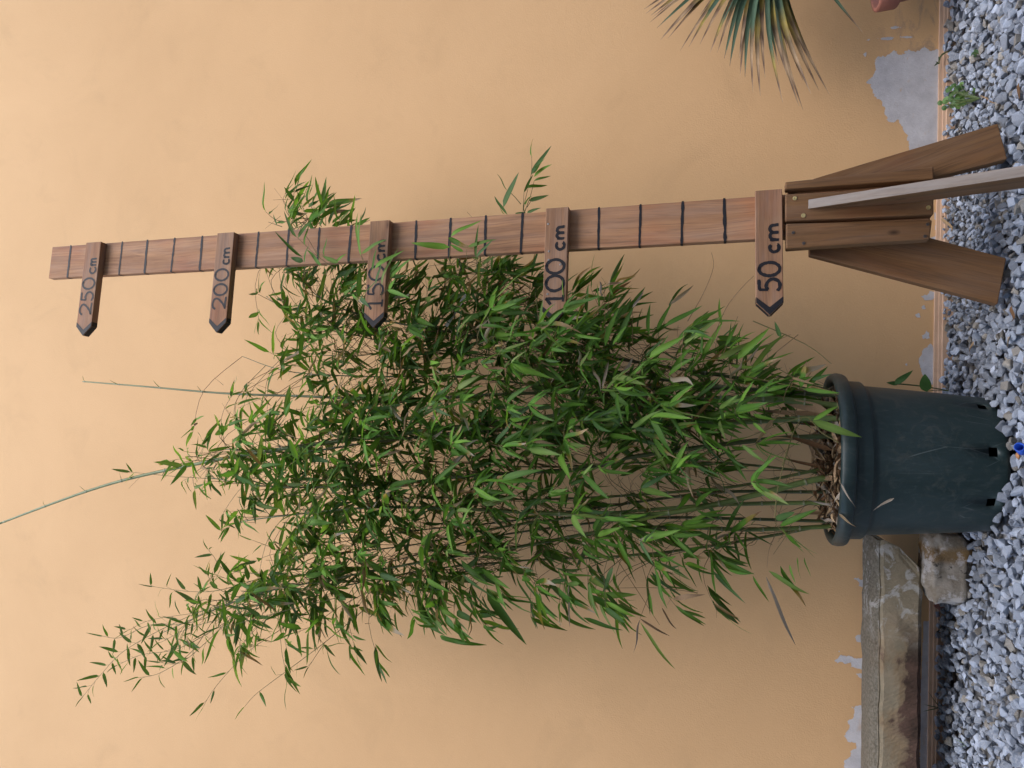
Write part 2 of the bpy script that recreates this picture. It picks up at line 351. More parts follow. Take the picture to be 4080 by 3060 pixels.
def try_stone(X, Y, r, z, minf):
    k = (int(X / 0.03), int(Y / 0.03))
    for i in (-1, 0, 1):
        for j in (-1, 0, 1):
            for (x2, y2, r2) in cell.get((k[0] + i, k[1] + j), ()):
                if (X - x2) ** 2 + (Y - y2) ** 2 < ((r + r2) * minf) ** 2: return
    cell.setdefault(k, []).append((X, Y, r)); stones.append((X, Y, r, z))
for pas, (cnt, minf, z0) in enumerate(((24000, 0.62, -0.010), (22000, 0.80, 0.003))):
    cell.clear()
    for _ in range(cnt):
        X = rs.uniform(-1.75, 1.75); Y = rs.uniform(1.2, WALL - 0.01)
        near = max(0.0, min(1.0, (1.95 - Y) / 0.3))
        r = rs.uniform(0.0095, 0.0180) + 0.005 * near * rs.random()
        if 0.18 < X < 0.80 and Y > 1.90: r *= 0.68
        if pas and noise.noise(Vector((X * 6, Y * 6, 2))) < -0.12 and Y > 1.85: continue
        if blocked(Vector((X, Y, 0)), r): continue
        try_stone(X, Y, r, z0 + 0.010 * max(0.0, (Y - 2.05) / 0.25) * (1 if X < 0.1 else 0.35) + 0.006 * noise.noise(Vector((X * 3, Y * 3, 0))) + rs.uniform(-0.003, 0.003), minf)
# a few stones one can pick out: the ones heaped against the planter's foot
for (x, y, r) in ((3995, 1985, 0.0175), (3975, 2060, 0.019), (4000, 2035, 0.013), (3965, 2110, 0.015), (4010, 1600, 0.015), (4020, 1655, 0.014), (4035, 1755, 0.014), (4040, 1900, 0.013), (4012, 1965, 0.010), (3995, 1560, 0.012)):
    p = G(x, y, 0.012); stones.append((p.x, p.y, r, 0.012))
order = sorted(range(len(stones)), key=lambda i: -(stones[i][2] * (1.0 if abs(stones[i][0]) < 0.82 and 1.68 < stones[i][1] < 2.05 else 0.3) + (0.01 if stones[i][3] > 0.0 else 0)))
single = set(order[:300])
bed_v, bed_f, bed_c = [], [], []
bed = reg(bpy.data.objects.new('gravel_bed', None)); tag(bed, kind='structure')
for i, (X, Y, r, z) in enumerate(stones):
    k = rs.randrange(len(SV)); q = Matrix.Translation((X, Y, z)) @ Matrix.Rotation(rs.uniform(0, 6.3), 4, 'Z') @ Matrix.Rotation(rs.uniform(-0.6, 0.6), 4, 'X') @ Matrix.Rotation(rs.uniform(-0.6, 0.6), 4, 'Y') @ Matrix.Scale(r, 4)
    if i in single:
        reg(bpy.data.objects.new('stone', SVM[k]), q, bed); continue
    vs, fs, c = SV[k]; b = len(bed_v); kk = rs.uniform(0.75, 1.2)
    bed_v += [q @ v for v in vs]; bed_f += [tuple(a + b for a in f) for f in fs]; bed_c += [(c[0] * kk, c[1] * kk, c[2] * kk)] * len(vs)
tag(obj('gravel', bed_v, bed_f, M_GRAVEL, bed, None, bed_c), kind='stuff')

# ------------------------------------------------------------------ house wall
WT = thing('house_wall', 'apricot rendered house wall with grey plaster showing where paint peeled along its foot', 'wall', (0, WALL, -0.02))
obj('render_coat', [(-4.5, WALL, -0.1), (4.5, WALL, -0.1), (4.5, WALL, 4.6), (-4.5, WALL, 4.6), (-4.5, WALL + 0.3, -0.1), (4.5, WALL + 0.3, -0.1), (4.5, WALL + 0.3, 4.6), (-4.5, WALL + 0.3, 4.6)],
    [(0, 1, 2, 3), (5, 4, 7, 6), (3, 2, 6, 7), (1, 5, 6, 2), (4, 0, 3, 7)], M_WALL, WT)
def patch(px, jit=0.0022, th=0.0010):
    """a ragged flake of bare plaster: a fine sheet whose edge is eaten away by noise"""
    pts = [P(x, y, WALL) for x, y in px]; poly = [(p.x, p.z) for p in pts]; n = len(poly); st = 0.0016
    def sd(x, z):
        ins = False; best = 9
        for (ax, az), (bx, bz) in zip(poly, poly[1:] + poly[:1]):
            if (az > z) != (bz > z) and x < (bx - ax) * (z - az) / (bz - az) + ax: ins = not ins
            dx, dz = bx - ax, bz - az; k = max(0, min(1, ((x - ax) * dx + (z - az) * dz) / (dx * dx + dz * dz + 1e-12)))
            best = min(best, math.hypot(x - ax - dx * k, z - az - dz * k))
        return best if ins else -best
    x0, x1 = min(p[0] for p in poly), max(p[0] for p in poly); z0, z1 = min(p[1] for p in poly), max(p[1] for p in poly)
    nx, nz = int((x1 - x0) / st) + 3, int((z1 - z0) / st) + 3; vid = {}; vs, fs = [], []
    def vert(i, k):
        if (i, k) not in vid: vid[(i, k)] = len(vs); vs.append((x0 + (i - 1) * st, WALL - th, z0 + (k - 1) * st))
        return vid[(i, k)]
    coarse = {}
    for i in range(nx):
        for k in range(nz):
            x, z = x0 + (i - .5) * st, z0 + (k - .5) * st; ck = (i // 3, k // 3)
            if ck not in coarse: coarse[ck] = sd(x0 + (ck[0] * 3 + 1) * st, z0 + (ck[1] * 3 + 1) * st)
            if abs(coarse[ck]) > 0.02: ok = coarse[ck] > 0
            else:
                p = Vector((x, 0, z)); ok = sd(x, z) + jit * (1.7 * noise.noise(p * 45) + 1.1 * noise.noise(p * 130) + 0.6 * noise.noise(p * 330)) > 0
            if ok: fs.append((vert(i, k), vert(i + 1, k), vert(i + 1, k + 1), vert(i, k + 1)))
    if fs: return obj('bare_plaster_patch', vs, fs, M_PLASTER, WT)
def c1(l): return [(3000 + .4883 * x, .4883 * y) for x, y in l]
def c2(l): return [(3000 + .4883 * x, 750 + .4883 * y) for x, y in l]
def c4(l): return [(3000 + .4883 * x, 2250 + .4883 * y) for x, y in l]
patch(c1([(920, 670), (960, 690), (980, 760), (1040, 830), (1075, 880), (1075, 930), (1110, 990), (1150, 1000), (1180, 985), (1230, 1060), (1265, 1110), (1275, 1215), (1300, 1330), (1420, 1330), (1500, 1230), (1560, 1140), (1560, 1010), (1560, 600), (1560, 440), (1500, 400), (1450, 425), (1400, 380), (1330, 440), (1270, 400), (1200, 450), (1150, 420), (1080, 460), (1020, 470), (985, 510), (1000, 580), (960, 640)]), 0.0034)
patch(c1([(1020, 315), (1060, 305), (1150, 308), (1130, 326), (1060, 330)])); patch(c1([(1085, 225), (1160, 216), (1205, 226), (1150, 236)])); patch(c1([(1190, 300), (1260, 296), (1320, 306), (1240, 312)]))
patch(c1([(910, 330), (950, 322), (945, 334)])); patch(c1([(900, 440), (925, 425), (930, 455), (908, 470)]), 0.001)
patch(c2([(1365, 880), (1420, 870), (1440, 842), (1490, 845), (1498, 880), (1460, 905), (1410, 910)])); patch(c2([(1372, 965), (1395, 955), (1410, 985), (1380, 988)]), 0.001); patch(c2([(1322, 1030), (1355, 1020), (1365, 1055), (1335, 1055)]), 0.001)
patch(c2([(1368, 1195), (1400, 1190), (1415, 1162), (1432, 1190), (1448, 1228), (1380, 1230)])); patch(c2([(1355, 1385), (1390, 1320), (1450, 1268), (1475, 1310), (1490, 1400), (1488, 1470), (1482, 1590), (1440, 1620), (1395, 1560), (1380, 1500), (1362, 1440)]))
patch(c2([(1240, 1435), (1255, 1428), (1262, 1445), (1248, 1450)]), 0.0006)
patch(c2([(1480, 190), (1510, 230), (1520, 330), (1515, 380), (1488, 330)]), 0.0015); patch(c2([(1455, 400), (1500, 385), (1524, 420), (1500, 440), (1450, 430)]), 0.0015)
patch(c4([(830, 115), (860, 108), (880, 125), (935, 120), (940, 190), (865, 182), (862, 140)])); patch(c4([(842, 575), (930, 562), (930, 632), (846, 625)])); patch(c4([(846, 890), (930, 880), (930, 945), (880, 920)]))
patch(c4([(662, 782), (700, 765), (712, 730), (760, 745), (800, 742), (840, 765), (930, 768), (930, 868), (870, 855), (800, 835), (800, 800), (750, 805), (720, 790), (690, 800)])); patch(c4([(692, 705), (708, 700), (705, 716)]), 0.0005)
patch(c4([(786, 1150), (820, 1160), (870, 1140), (930, 1145), (930, 1760), (735, 1760), (745, 1600), (800, 1560), (805, 1510), (845, 1500), (835, 1450), (780, 1440), (745, 1395), (790, 1320), (770, 1280), (820, 1240), (830, 1190)]))
patch(c4([(1392, 462), (1446, 458), (1450, 700), (1450, 1200), (1450, 1760), (1360, 1760), (1370, 1000)]), 0.0008)
# base trim: a stepped profile run along the foot of the wall
prof = [(0.000, 0.026), (0.007, 0.025), (0.008, 0.016), (0.011, 0.015), (0.012, 0.008), (0.015, 0.006), (0.016, -0.05)]
vs = []; nX = 60
for i in range(nX + 1):
    X = -2.2 + 4.4 * i / nX
    for q, z in prof: vs.append((X, WALL - q + 0.0004, z + 0.0015 * noise.noise(Vector((X * 2.3, 0, 0))) - 0.007 * X))
m = len(prof)
sk = obj('base_trim', vs, [(i * m + k, (i + 1) * m + k, (i + 1) * m + k + 1, i * m + k + 1) for i in range(nX) for k in range(m - 1)], M_SKIRT, WT)
for x, y in c4([(1500, 410), (1495, 962), (1485, 1605)]):
    p = P(x, y, WALL - 0.0085); v_, f_ = lathe([(0.0008, 0.0002), (0.002, 0.0012), (0.0035, 0.0012), (0.0036, 0.0)], 14)
    obj('screw', v_, f_, M_RUST, sk, Matrix.Translation(p) @ Matrix.Rotation(R(90), 4, 'X'))

# unseen house added behind the viewer to shape the light: it keeps low sky light off the foot of the wall
def bx(x0, x1, y0, y1, z0, z1):
    return [(x, y, z) for z in (z0, z1) for x, y in ((x0, y0), (x1, y0), (x1, y1), (x0, y1))], [(3, 2, 1, 0), (4, 5, 6, 7), (0, 1, 5, 4), (1, 2, 6, 5), (2, 3, 7, 6), (3, 0, 4, 7)]
M_OPP = mat_plain('added_house_render', (0.72, 0.70, 0.66), 0.9, 0.1, 0.15, 3, 0.2)  # pale so the added house bounces fill light towards the wall
OH = thing('house', 'unseen pale house added behind the viewer to shade the apricot wall', 'house', (0, OPP_Y, -0.02))
v_, f_ = bx(-9, 9, OPP_Y - 4, OPP_Y, -0.3, OPP_H); obj('wall', v_, f_, M_OPP, OH)
v_, f_ = bx(-9.3, 9.3, OPP_Y - 4.2, OPP_Y + 0.25, OPP_H, OPP_H + 0.12); obj('added_eaves', v_, f_, M_STAND, OH)
for wx in (-4.2, -1.3, 2.0, 5.0):
    v_, f_ = bx(wx, wx + 1.1, OPP_Y - 0.05, OPP_Y + 0.03, 1.0, 2.4); fo = obj('added_window', v_, f_, M_STAND, OH)
    v_, f_ = bx(wx + 0.08, wx + 1.02, OPP_Y + 0.031, OPP_Y + 0.034, 1.08, 2.32); obj('added_pane', v_, f_, M_PLANTER, fo)

# ------------------------------------------------------------------ height gauge
PSI = R(7.5); GW = Vector((math.cos(PSI), math.sin(PSI), 0)); GN = Vector((math.sin(PSI), -math.cos(PSI), 0))
def onboard(x, y, off=0.0, o=None):
    o = (o or G_O) + GN * off; d = ray(x, y); return CAM + d * ((o - CAM).dot(GN) / d.dot(GN))
G_O = P(3000, 868, 1.764)
lo, hi = onboard(3000, 868), onboard(250, 1043)
GA = (hi - lo).normalized(); GS = GA.cross(GN).normalized()       # up along the board, and across it
if GS.dot(GW) < 0: GS = -GS
GNN = GS.cross(GA).normalized()
if GNN.dot(GN) < 0: GNN = -GNN
Z0 = lo + GA * ((0.0 - lo.z) / GA.z)                              # board axis at the ground
def bp(s, t, n=0.0): return Z0 + GS * s + GA * t + GNN * n
def bt(x, y, off=0.0):
    p = onboard(x, y, off); q = p - Z0; return q.dot(GS), q.dot(GA)
HG = thing('height_gauge', 'tall wooden height gauge post with arrow signs for every fifty centimetres', 'height gauge', Z0)
def gboard(name, poly, n0, th, mat, along='t', bev=0.002, parent=None, label=None):
    """poly in (s,t) board coordinates, from depth n0 forward by th; the grain runs along t or s"""
    cs = sum(p[0] for p in poly) / len(poly); ct = sum(p[1] for p in poly) / len(poly)
    if along == 't': Mx = frame(bp(cs, ct, n0), GA, -GS, GNN); q = [(t - ct, -(s - cs)) for s, t in poly]
    elif along == 's': Mx = frame(bp(cs, ct, n0), GS, GA, GNN); q = [(s - cs, t - ct) for s, t in poly]
    else:
        a = along; dx = GS * math.sin(a) + GA * math.cos(a); dy = GNN.cross(dx)
        Mx = frame(bp(cs, ct, n0), dx, dy, GNN)
        q = [((s - cs) * math.sin(a) + (t - ct) * math.cos(a), -(s - cs) * math.cos(a) + (t - ct) * math.sin(a)) for s, t in poly]
    o = bobj(name, board_bm(q, th, bev), mat, parent or HG, Mx)
    if label: o['label'] = label
    return o
BW, BT = 0.1045, 0.022
TOP = bt(200, 1050)[1]
PB = bt(3700, 800)[1]
gboard('post_board', [(-BW / 2, PB), (BW / 2, PB), (BW / 2, TOP), (-BW / 2, TOP)], -BT, BT, M_RULER)
gr = random.Random(5)
def ribbon(pts, wd, n=0.0006, j=0.0):
    """flat brush stroke in (s,t): returns verts in the gauge's world frame"""
    m = len(pts); L, Rr = [], []
    for i, p in enumerate(pts):
        a, b = pts[max(i - 1, 0)], pts[min(i + 1, m - 1)]; d = Vector((b[0] - a[0], b[1] - a[1])); d = d.normalized() if d.length > 1e-9 else Vector((1, 0))
        e = Vector((-d.y, d.x)); ww = wd * (0.5 + j * (noise.noise(Vector((p[0] * 150, p[1] * 150, 1))))) * (0.8 if i in (0, m - 1) else 1)
        L.append((p[0] + e.x * ww, p[1] + e.y * ww)); Rr.append((p[0] - e.x * ww, p[1] - e.y * ww))
    vs = [bp(s, t, n) for s, t in L] + [bp(s, t, n) for s, t in Rr]
    return vs, [(i, i + 1, m + i + 1, m + i) for i in range(m - 1)]
tick_px = {260: 276, 240: 481, 230: 582, 220: 689, 210: 801, 190: 1025, 180: 1146, 170: 1269, 160: 1394, 140: 1657, 130: 1792, 120: 1934, 110: 2079, 90: 2385, 80: 2550, 70: 2718, 60: 2887}
for cm, x in tick_px.items():
    yc_ = 868 + (3000 - x) * (1043 - 868) / 2750.0
    t = bt(x, yc_)[1]; h = BW / 2 + 0.0012; k = gr.uniform(-0.0012, 0.0012); wd = gr.uniform(0.0058, 0.0072)
    pts = [(-h + 2 * h * i / 12, t + k * (i / 6 - 1) + 0.0006 * gr.uniform(-1, 1)) for i in range(13)]
    v_, f_ = ribbon(pts, wd, 0.0007, 0.25)
    n = len(v_) // 2; b = len(v_)                                   # the stroke runs over the left edge
    v_ += [bp(-h - 0.0001, t - k - wd * .45, 0.0007), bp(-h - 0.0001, t - k + wd * .45, 0.0007), bp(-h - 0.0001, t - k + wd * .4, -0.017), bp(-h - 0.0001, t - k - wd * .4, -0.018)]
    f_.append((b, b + 1, b + 2, b + 3)); obj('tick_mark', v_, f_, M_INK, HG)
def ell(n=22, a0=90, a1=-290): return [(0.5 + 0.5 * math.cos(R(a0 + (a1 - a0) * i / n)), 0.5 + 0.5 * math.sin(R(a0 + (a1 - a0) * i / n))) for i in range(n + 1)]
GLY = {'0': [ell()], '5': [[(0.92, 1.0), (0.5, 0.99), (0.14, 0.98)], [(0.16, 0.99), (0.12, 0.58)], [(0.12, 0.58), (0.45, 0.66), (0.82, 0.52), (0.92, 0.30), (0.72, 0.06), (0.35, 0.0), (0.02, 0.12)]],
       '2': [[(0.02, 0.76), (0.2, 0.96), (0.5, 1.0), (0.8, 0.88), (0.84, 0.66), (0.6, 0.36), (0.3, 0.14), (0.02, 0.03)], [(0.02, 0.03), (0.4, 0.06), (0.98, 0.02)]],
       '1': [[(0.0, 0.70), (0.35, 0.85), (0.62, 1.0)], [(0.62, 1.0), (0.60, 0.5), (0.60, 0.0)], [(0.25, 0.01), (0.98, 0.0)]],
       'c': [ell(16, 50, 320)], 'm': [[(0.05, 0.98), (0.05, 0.5), (0.04, 0.0)], [(0.05, 0.55), (0.18, 0.9), (0.36, 0.95), (0.48, 0.7), (0.50, 0.02)], [(0.50, 0.6), (0.64, 0.92), (0.84, 0.92), (0.95, 0.65), (0.97, 0.02)]]}
SL, SH, ST = 0.298, 0.059, 0.022
signs = {50: (3063, 756, [('5', .186, .291), ('0', .31, .415), ('c', .497, .563), ('m', .587, .716)], 0.0),
         100: (2218, 827, [('1', .16, .24), ('0', .275, .405), ('0', .425, .545), ('c', .63, .70), ('m', .72, .83)], 0.3),
         150: (1510, 879, [('1', .17, .26), ('5', .295, .41), ('0', .44, .57), ('c', .62, .69), ('m', .705, .81)], 0.4),
         200: (894, 927, [('2', .23, .355), ('0', .37, .48), ('0', .515, .63), ('c', .68, .73), ('m', .743, .84)], 0.8),
         250: (366, 965, [('2', .22, .35), ('5', .365, .47), ('0', .495, .61), ('c', .66, .735), ('m', .745, .82)], 0.5)}
for cm, (x, yr, glyphs, tilt) in signs.items():
    s1 = bt(x, yr, ST)[0]; t1 = bt(x, yr + 60, ST)[1]; s0 = s1 - SL; hh = SH / 2
    tip = 0.030
    nm = {50: 'fifty', 100: 'hundred', 150: 'hundred and fifty', 200: 'two hundred', 250: 'two hundred and fifty'}[cm]
    sg = gboard('arrow_sign', [(s0, t1), (s0 + tip, t1 - hh), (s1, t1 - hh), (s1, t1 + hh), (s0 + tip, t1 + hh)], 0.0002, ST, M_SIGN, 's', 0.0016, HG, f'pointed wooden sign reading {cm} cm')
    n = ST + 0.0008; parts = []
    for ch, a, b in glyphs:
        small = ch in 'cm'
        y0, y1 = (t1 - hh + 0.14 * SH, t1 - hh + (0.48 if cm != 250 else 0.52) * SH) if small else (t1 - hh + 0.12 * SH, t1 - hh + 0.88 * SH)
        for st in GLY[ch]:
            pl = [Vector((s0 + SL * (a + (b - a) * px_), y0 + (y1 - y0) * py_, 0)) for px_, py_ in st]
            pl = cat_rom(pl, 4) if len(pl) > 2 else pl
            pl = [(p.x + 0.0004 * gr.uniform(-1, 1), p.y + 0.0004 * gr.uniform(-1, 1)) for p in pl]
            parts.append(ribbon(pl, 0.0076 if cm in (50, 100) else 0.0060, n, 0.12))
    v_, f_ = join(parts); obj('lettering', v_, f_, M_INK, sg)
    # painted point: a chevron on the face and the two slanted end faces
    e = 0.0012; wv = 0.013
    ch_v = [bp(s0 + 0.0008, t1, n), bp(s0 + tip, t1 - hh + 0.0006, n), bp(s0 + tip + wv, t1 - hh + 0.0006, n), bp(s0 + wv + 0.006, t1, n), bp(s0 + tip + wv, t1 + hh - 0.0006, n), bp(s0 + tip, t1 + hh - 0.0006, n)]
    ch_f = [(0, 1, 2, 3), (0, 3, 4, 5)]
    for sgn in (-1, 1):
        b = len(ch_v); d = Vector((tip, sgn * hh)).normalized(); ox, oy = -abs(d.y) * e, sgn * abs(d.x) * e
        ch_v += [bp(s0 + 0.002 + ox, t1 + sgn * 0.002 + oy, 0.002), bp(s0 + tip - 0.001 + ox, t1 + sgn * (hh - 0.001) + oy, 0.002), bp(s0 + tip - 0.001 + ox, t1 + sgn * (hh - 0.001) + oy, ST - 0.002), bp(s0 + 0.002 + ox, t1 + sgn * 0.002 + oy, ST - 0.002)]
        ch_f.append((b, b + 1, b + 2, b + 3))
        b = len(ch_v); ch_v += [bp(s0 + tip, t1 + sgn * (hh + 0.0006), 0.002), bp(s0 + tip + wv, t1 + sgn * (hh + 0.0006), 0.002), bp(s0 + tip + wv, t1 + sgn * (hh + 0.0006), ST - 0.002), bp(s0 + tip, t1 + sgn * (hh + 0.0006), ST - 0.002)]
        ch_f.append((b, b + 1, b + 2, b + 3))
    obj('painted_point', ch_v, ch_f, M_INK, sg)
    if cm == 100:
        for fa, fb in ((.86, .13), (.62, .2), (.545, .2), (.50, .72), (.25, .2)):
            v_, f_ = lathe([(0.0001, 0.0014), (0.0022, 0.0012), (0.0030, 0.0002)], 12)
            obj('nail', v_, f_, M_STEEL, sg, frame(bp(s0 + SL * fa, t1 + hh - SH * fb, ST), GS, GA, GNN))
# stand: backing plate, three front planks, two splayed feet and a prop
def poly_px(l, off): return [bt(x, y, off) for x, y in l]
gboard('backing_plate', poly_px([(3140, 975), (3140, 735), (3706, 712), (3706, 940)], -0.002), -0.045, 0.043, M_STAND, 't', 0.002)
PF = 0.026
gboard('front_plank', poly_px([(3132, 989), (3132, 889), (3716, 874), (3706, 951)], PF), -0.002, PF, M_STAND, 't', 0.003)
gboard('front_plank', poly_px([(3129, 879), (3129, 772), (3722, 742), (3722, 852)], PF + 0.002), -0.002, PF + 0.002, M_STAND, 't', 0.003)
gboard('front_plank', poly_px([(3129, 752), (3129, 723), (3722, 660), (3722, 712)], PF), -0.002, PF, M_STAND, 't', 0.003)
gboard('foot_board', poly_px([(3225, 880), (3225, 1014), (3976, 1211), (4010, 1028), (3700, 945), (3500, 880)], -0.046), -0.070, 0.024, M_STAND, R(196), 0.002)
gboard('foot_board', poly_px([(3240, 760), (3240, 712), (3976, 491), (4014, 633), (3722, 708), (3600, 760)], -0.004), -0.028, 0.024, M_STAND, R(163), 0.002)
gboard('spacer_block', poly_px([(3240, 960), (3240, 760), (3420, 750), (3420, 960)], -0.03), -0.046, 0.044, M_STAND, 's', 0.002)
for (x, y), mt in (((3167, 789), M_BRASS), ((3201, 858), M_BRASS), ((3700, 826), M_BRASS), ((3161, 925), M_RUST), ((3203, 967), M_RUST), ((3698, 891), M_RUST), ((3687, 939), M_RUST)):
    s, t = bt(x, y, PF + 0.002)
    top_ = PF if y > 885 else PF + 0.002
    r_ = 0.0048 if mt is M_BRASS else 0.0034
    v_, f_ = lathe([(0.0003, 0.0006), (r_ * .45, 0.0008), (r_ * 0.5, 0.0016), (r_, 0.0014), (r_ * 1.02, 0.0)], 16)
    obj('screw', v_, f_, mt, HG, frame(bp(s, t, top_ - 0.002), GS, GA, GNN))
# prop: a board on edge, sawn to sit against the middle plank, its foot forward on the gravel
a = onboard(3228, 815, PF + 0.002); nb = PF
def prop_y(ang):
    q = Vector((math.sin(ang), -math.cos(ang), 0)); k = 0.0
    while k < 0.285:
        p = a + q * k + Vector((0, 0, -(k / 0.285) * (a.z + 0.012)))
        if PX(p)[0] > 4080: break
        k += 0.004
    return PX(p)[1]
best = min((R(q * 0.5) for q in range(-80, 60)), key=lambda g_: abs(prop_y(g_) - 680))
qd = Vector((math.sin(best), -math.cos(best), 0)); sidev = Vector((-qd.y, qd.x, 0)); sidev = sidev if sidev.x > 0 else -sidev
zt = a.z
pr = [(0.0, zt + 0.004), (0.004, zt + 0.004), (0.285, -0.012), (0.130, -0.012), (0.0, zt - 0.20)]
Lx = Vector((0.281, -zt - 0.016, 0)).normalized(); Mx = frame(a - sidev * 0.009 + Vector((0, 0, -zt)) + qd * 0.0, qd, Vector((0, 0, 1)), qd.cross(Vector((0, 0, 1))))
xg = (qd * Lx.x + Vector((0, 0, 1)) * Lx.y); zg = sidev; yg = zg.cross(xg)
org = Vector((a.x, a.y, 0)) - sidev * 0.010; Mg = frame(org, xg, yg, zg); Mi = Mg.inverted()
pl = []
for q, z in pr:
    l = Mi @ (org + qd * q + Vector((0, 0, z))); pl.append((l.x, l.y))
bm = board_bm(pl, 0.021, 0.0015); po = bobj('prop', bm, M_STRUT, HG, Mg); po.data.materials.append(M_STAND)
for f in po.data.polygons:
    if abs(f.normal.z) > 0.9: f.material_index = 1

# ------------------------------------------------------------------ planter
PT = thing('planter', 'dark green plastic planter with rolled rim holding the bamboo', 'planter', POT_C)
MP = Matrix.Translation(POT_C)
NSEG = 96
prof = [(0.150, -0.004), (0.158, -0.002), (POT_RB, 0.006), (POT_RB + 0.001, 0.022), (POT_RB + 0.0035, 0.040), (0.170, 0.10), (0.178, 0.18), (0.1855, 0.262), (0.187, 0.270), (0.1945, 0.275), (0.1965, 0.278), (0.1985, 0.312)]
vs, fs = lathe(prof, NSEG); hole = set()
def seg_of(x, y):
    p = P(x, y, POT_C.y - 0.13); best = None
    for k in range(NSEG):
        q = POT_C + Vector((POT_RB * math.cos(2 * math.pi * (k + .5) / NSEG), POT_RB * math.sin(2 * math.pi * (k + .5) / NSEG), 0.03))
        if q.y < POT_C.y:
            d = abs(PX(q)[1] - y)
            if best is None or d < best[0]: best = (d, k)
    return best[1]
for x, y in ((3974, 1809), (3948, 1628), (3952, 2002)):
    k = seg_of(x, y); hole |= {(3, k), (3, (k + 1) % NSEG)}
fs = [f for i in range(len(prof) - 1) for f in [None] for f in [fs[i * NSEG + k] for k in range(NSEG) if (i, k) not in hole]]
ivs, ifs = lathe([(r - 0.004, z) for r, z in prof], NSEG)
ifs = [tuple(reversed(f)) for i in range(len(prof) - 1) for f in [ifs[i * NSEG + k] for k in range(NSEG) if (i, k) not in hole]]
rev = []
for (i, k) in hole:                                     # hole edges through the wall thickness
    a_, b_, c_, d_ = (i * NSEG + k, i * NSEG + (k + 1) % NSEG, (i + 1) * NSEG + (k + 1) % NSEG, (i + 1) * NSEG + k); o_ = len(vs)
    rev += [(a_, b_, b_ + o_, a_ + o_), (c_, d_, d_ + o_, c_ + o_)]
    if (i, (k + 1) % NSEG) not in hole: rev.append((b_, c_, c_ + o_, b_ + o_))
    if (i, (k - 1) % NSEG) not in hole: rev.append((d_, a_, a_ + o_, d_ + o_))
nv = len(vs); body_v = vs + ivs; body_f = fs + [tuple(i + nv for i in f) for f in ifs] + rev
b0 = len(body_v); body_v += [Vector((0, 0, -0.003))]; body_f += [(k, (k + 1) % NSEG, b0)[::-1] for k in range(NSEG)]
obj('body', body_v, body_f, M_PLANTER, PT, MP, None, True)
v_, f_ = lathe([(0.1975, 0.3115), (0.206, 0.3105), (0.2125, 0.313), (0.2160, 0.319), (0.2175, 0.331), (0.2155, 0.341), (0.2100, 0.3465), (0.2010, 0.3445), (0.1955, 0.340), (0.1945, 0.330), (0.1945, 0.300)], NSEG)
for v in v_: v.z += 0.0012 * math.sin(3 * math.atan2(v.y, v.x) + 1)
obj('rim', v_, f_, M_PLANTER, PT, MP, None, True)
v_, f_ = lathe([(0.0005, 0.318), (0.05, 0.322), (0.11, 0.318), (0.17, 0.310), (0.1925, 0.306), (0.165, 0.22), (0.140, 0.050), (0.0005, 0.048)], 40)
for v in v_:
    if v.z > 0.25: v.z += 0.008 * noise.noise(Vector((v.x * 25, v.y * 25, 0)))
so = obj('potting_soil', v_, f_, M_SOIL, None, MP, None, True); tag(so, 'dark potting soil filling the green planter', 'soil', kind='stuff')

# ------------------------------------------------------------------ bamboo leaves: shared blade shapes
lr = random.Random(21)
GREENS = [(0.040, 0.095, 0.012), (0.055, 0.130, 0.016), (0.072, 0.170, 0.022), (0.100, 0.215, 0.030), (0.130, 0.255, 0.038), (0.062, 0.125, 0.040)]
def blade(colf, bend, fold, seg=7, tw=0.0, curl=0.0, blunt=0.42):
    vs, fs, cs = [], [], []
    for i in range(seg + 1):
        t = i / seg; wv = (t ** blunt) * ((1 - t) ** 0.85); wv = wv / 0.56 * 0.5 if 0 < t < 1 else (0.035 if t == 0 else 0.004)
        wv = min(wv, 0.5)
        x = t; z = -bend * t * t + curl * math.sin(t * 7) * 0.03; a = tw * t
        for s in (-1, 0, 1):
            y = s * wv; zz = abs(s) * wv * fold
            vs.append(Vector((x, (y * math.cos(a) - zz * math.sin(a)), (y * math.sin(a) + zz * math.cos(a)) * 0.16 + z)))
            c = colf(t, s); cs.append(c)
    for i in range(seg):
        for s in (0, 1): fs.append((i * 3 + s, (i + 1) * 3 + s, (i + 1) * 3 + s + 1, i * 3 + s + 1))
    return vs, fs, cs
def green(c, tipc=None, at=0.8, edge=0.0):
    def f(t, s):
        k = 1.0 + 0.25 * (0.5 - t) + (0.35 if s == 0 else 0.0)
        q = tuple(x * k for x in c)
        if tipc and t > at: q = tipc
        elif tipc and t > at - 0.13: q = (0.24, 0.19, 0.045)
        return q
    return f
TAN, BRN, GREY = (0.38, 0.265, 0.155), (0.16, 0.088, 0.045), (0.37, 0.31, 0.25)
BL = {'g': [], 'y': [], 't': [], 'd': []}                  # green, fresh bright, dry-tipped, dry
for i in range(26): BL['g'].append(blade(green(GREENS[lr.choice((0, 0, 1, 1, 2, 2, 3, 5))]), lr.uniform(-0.02, 0.34), lr.uniform(0.1, 0.9), 7, lr.uniform(-0.9, 0.9), lr.uniform(-1, 1), lr.uniform(0.34, 0.52)))
for i in range(12): BL['y'].append(blade(green(lr.choice((GREENS[3], GREENS[4], GREENS[4], (0.13, 0.215, 0.05), (0.17, 0.235, 0.07)))), lr.uniform(0.0, 0.3), lr.uniform(0.1, 0.7), 7, lr.uniform(-0.6, 0.6), lr.uniform(-1, 1), lr.uniform(0.34, 0.5)))
for i in range(10): BL['t'].append(blade(green(GREENS[lr.randrange(1, 4)], lr.choice((TAN, BRN, GREY)), lr.uniform(0.6, 0.85)), lr.uniform(0.0, 0.4), lr.uniform(0.2, 1.0), 8, lr.uniform(-1.5, 1.5), lr.uniform(-1.5, 1.5)))
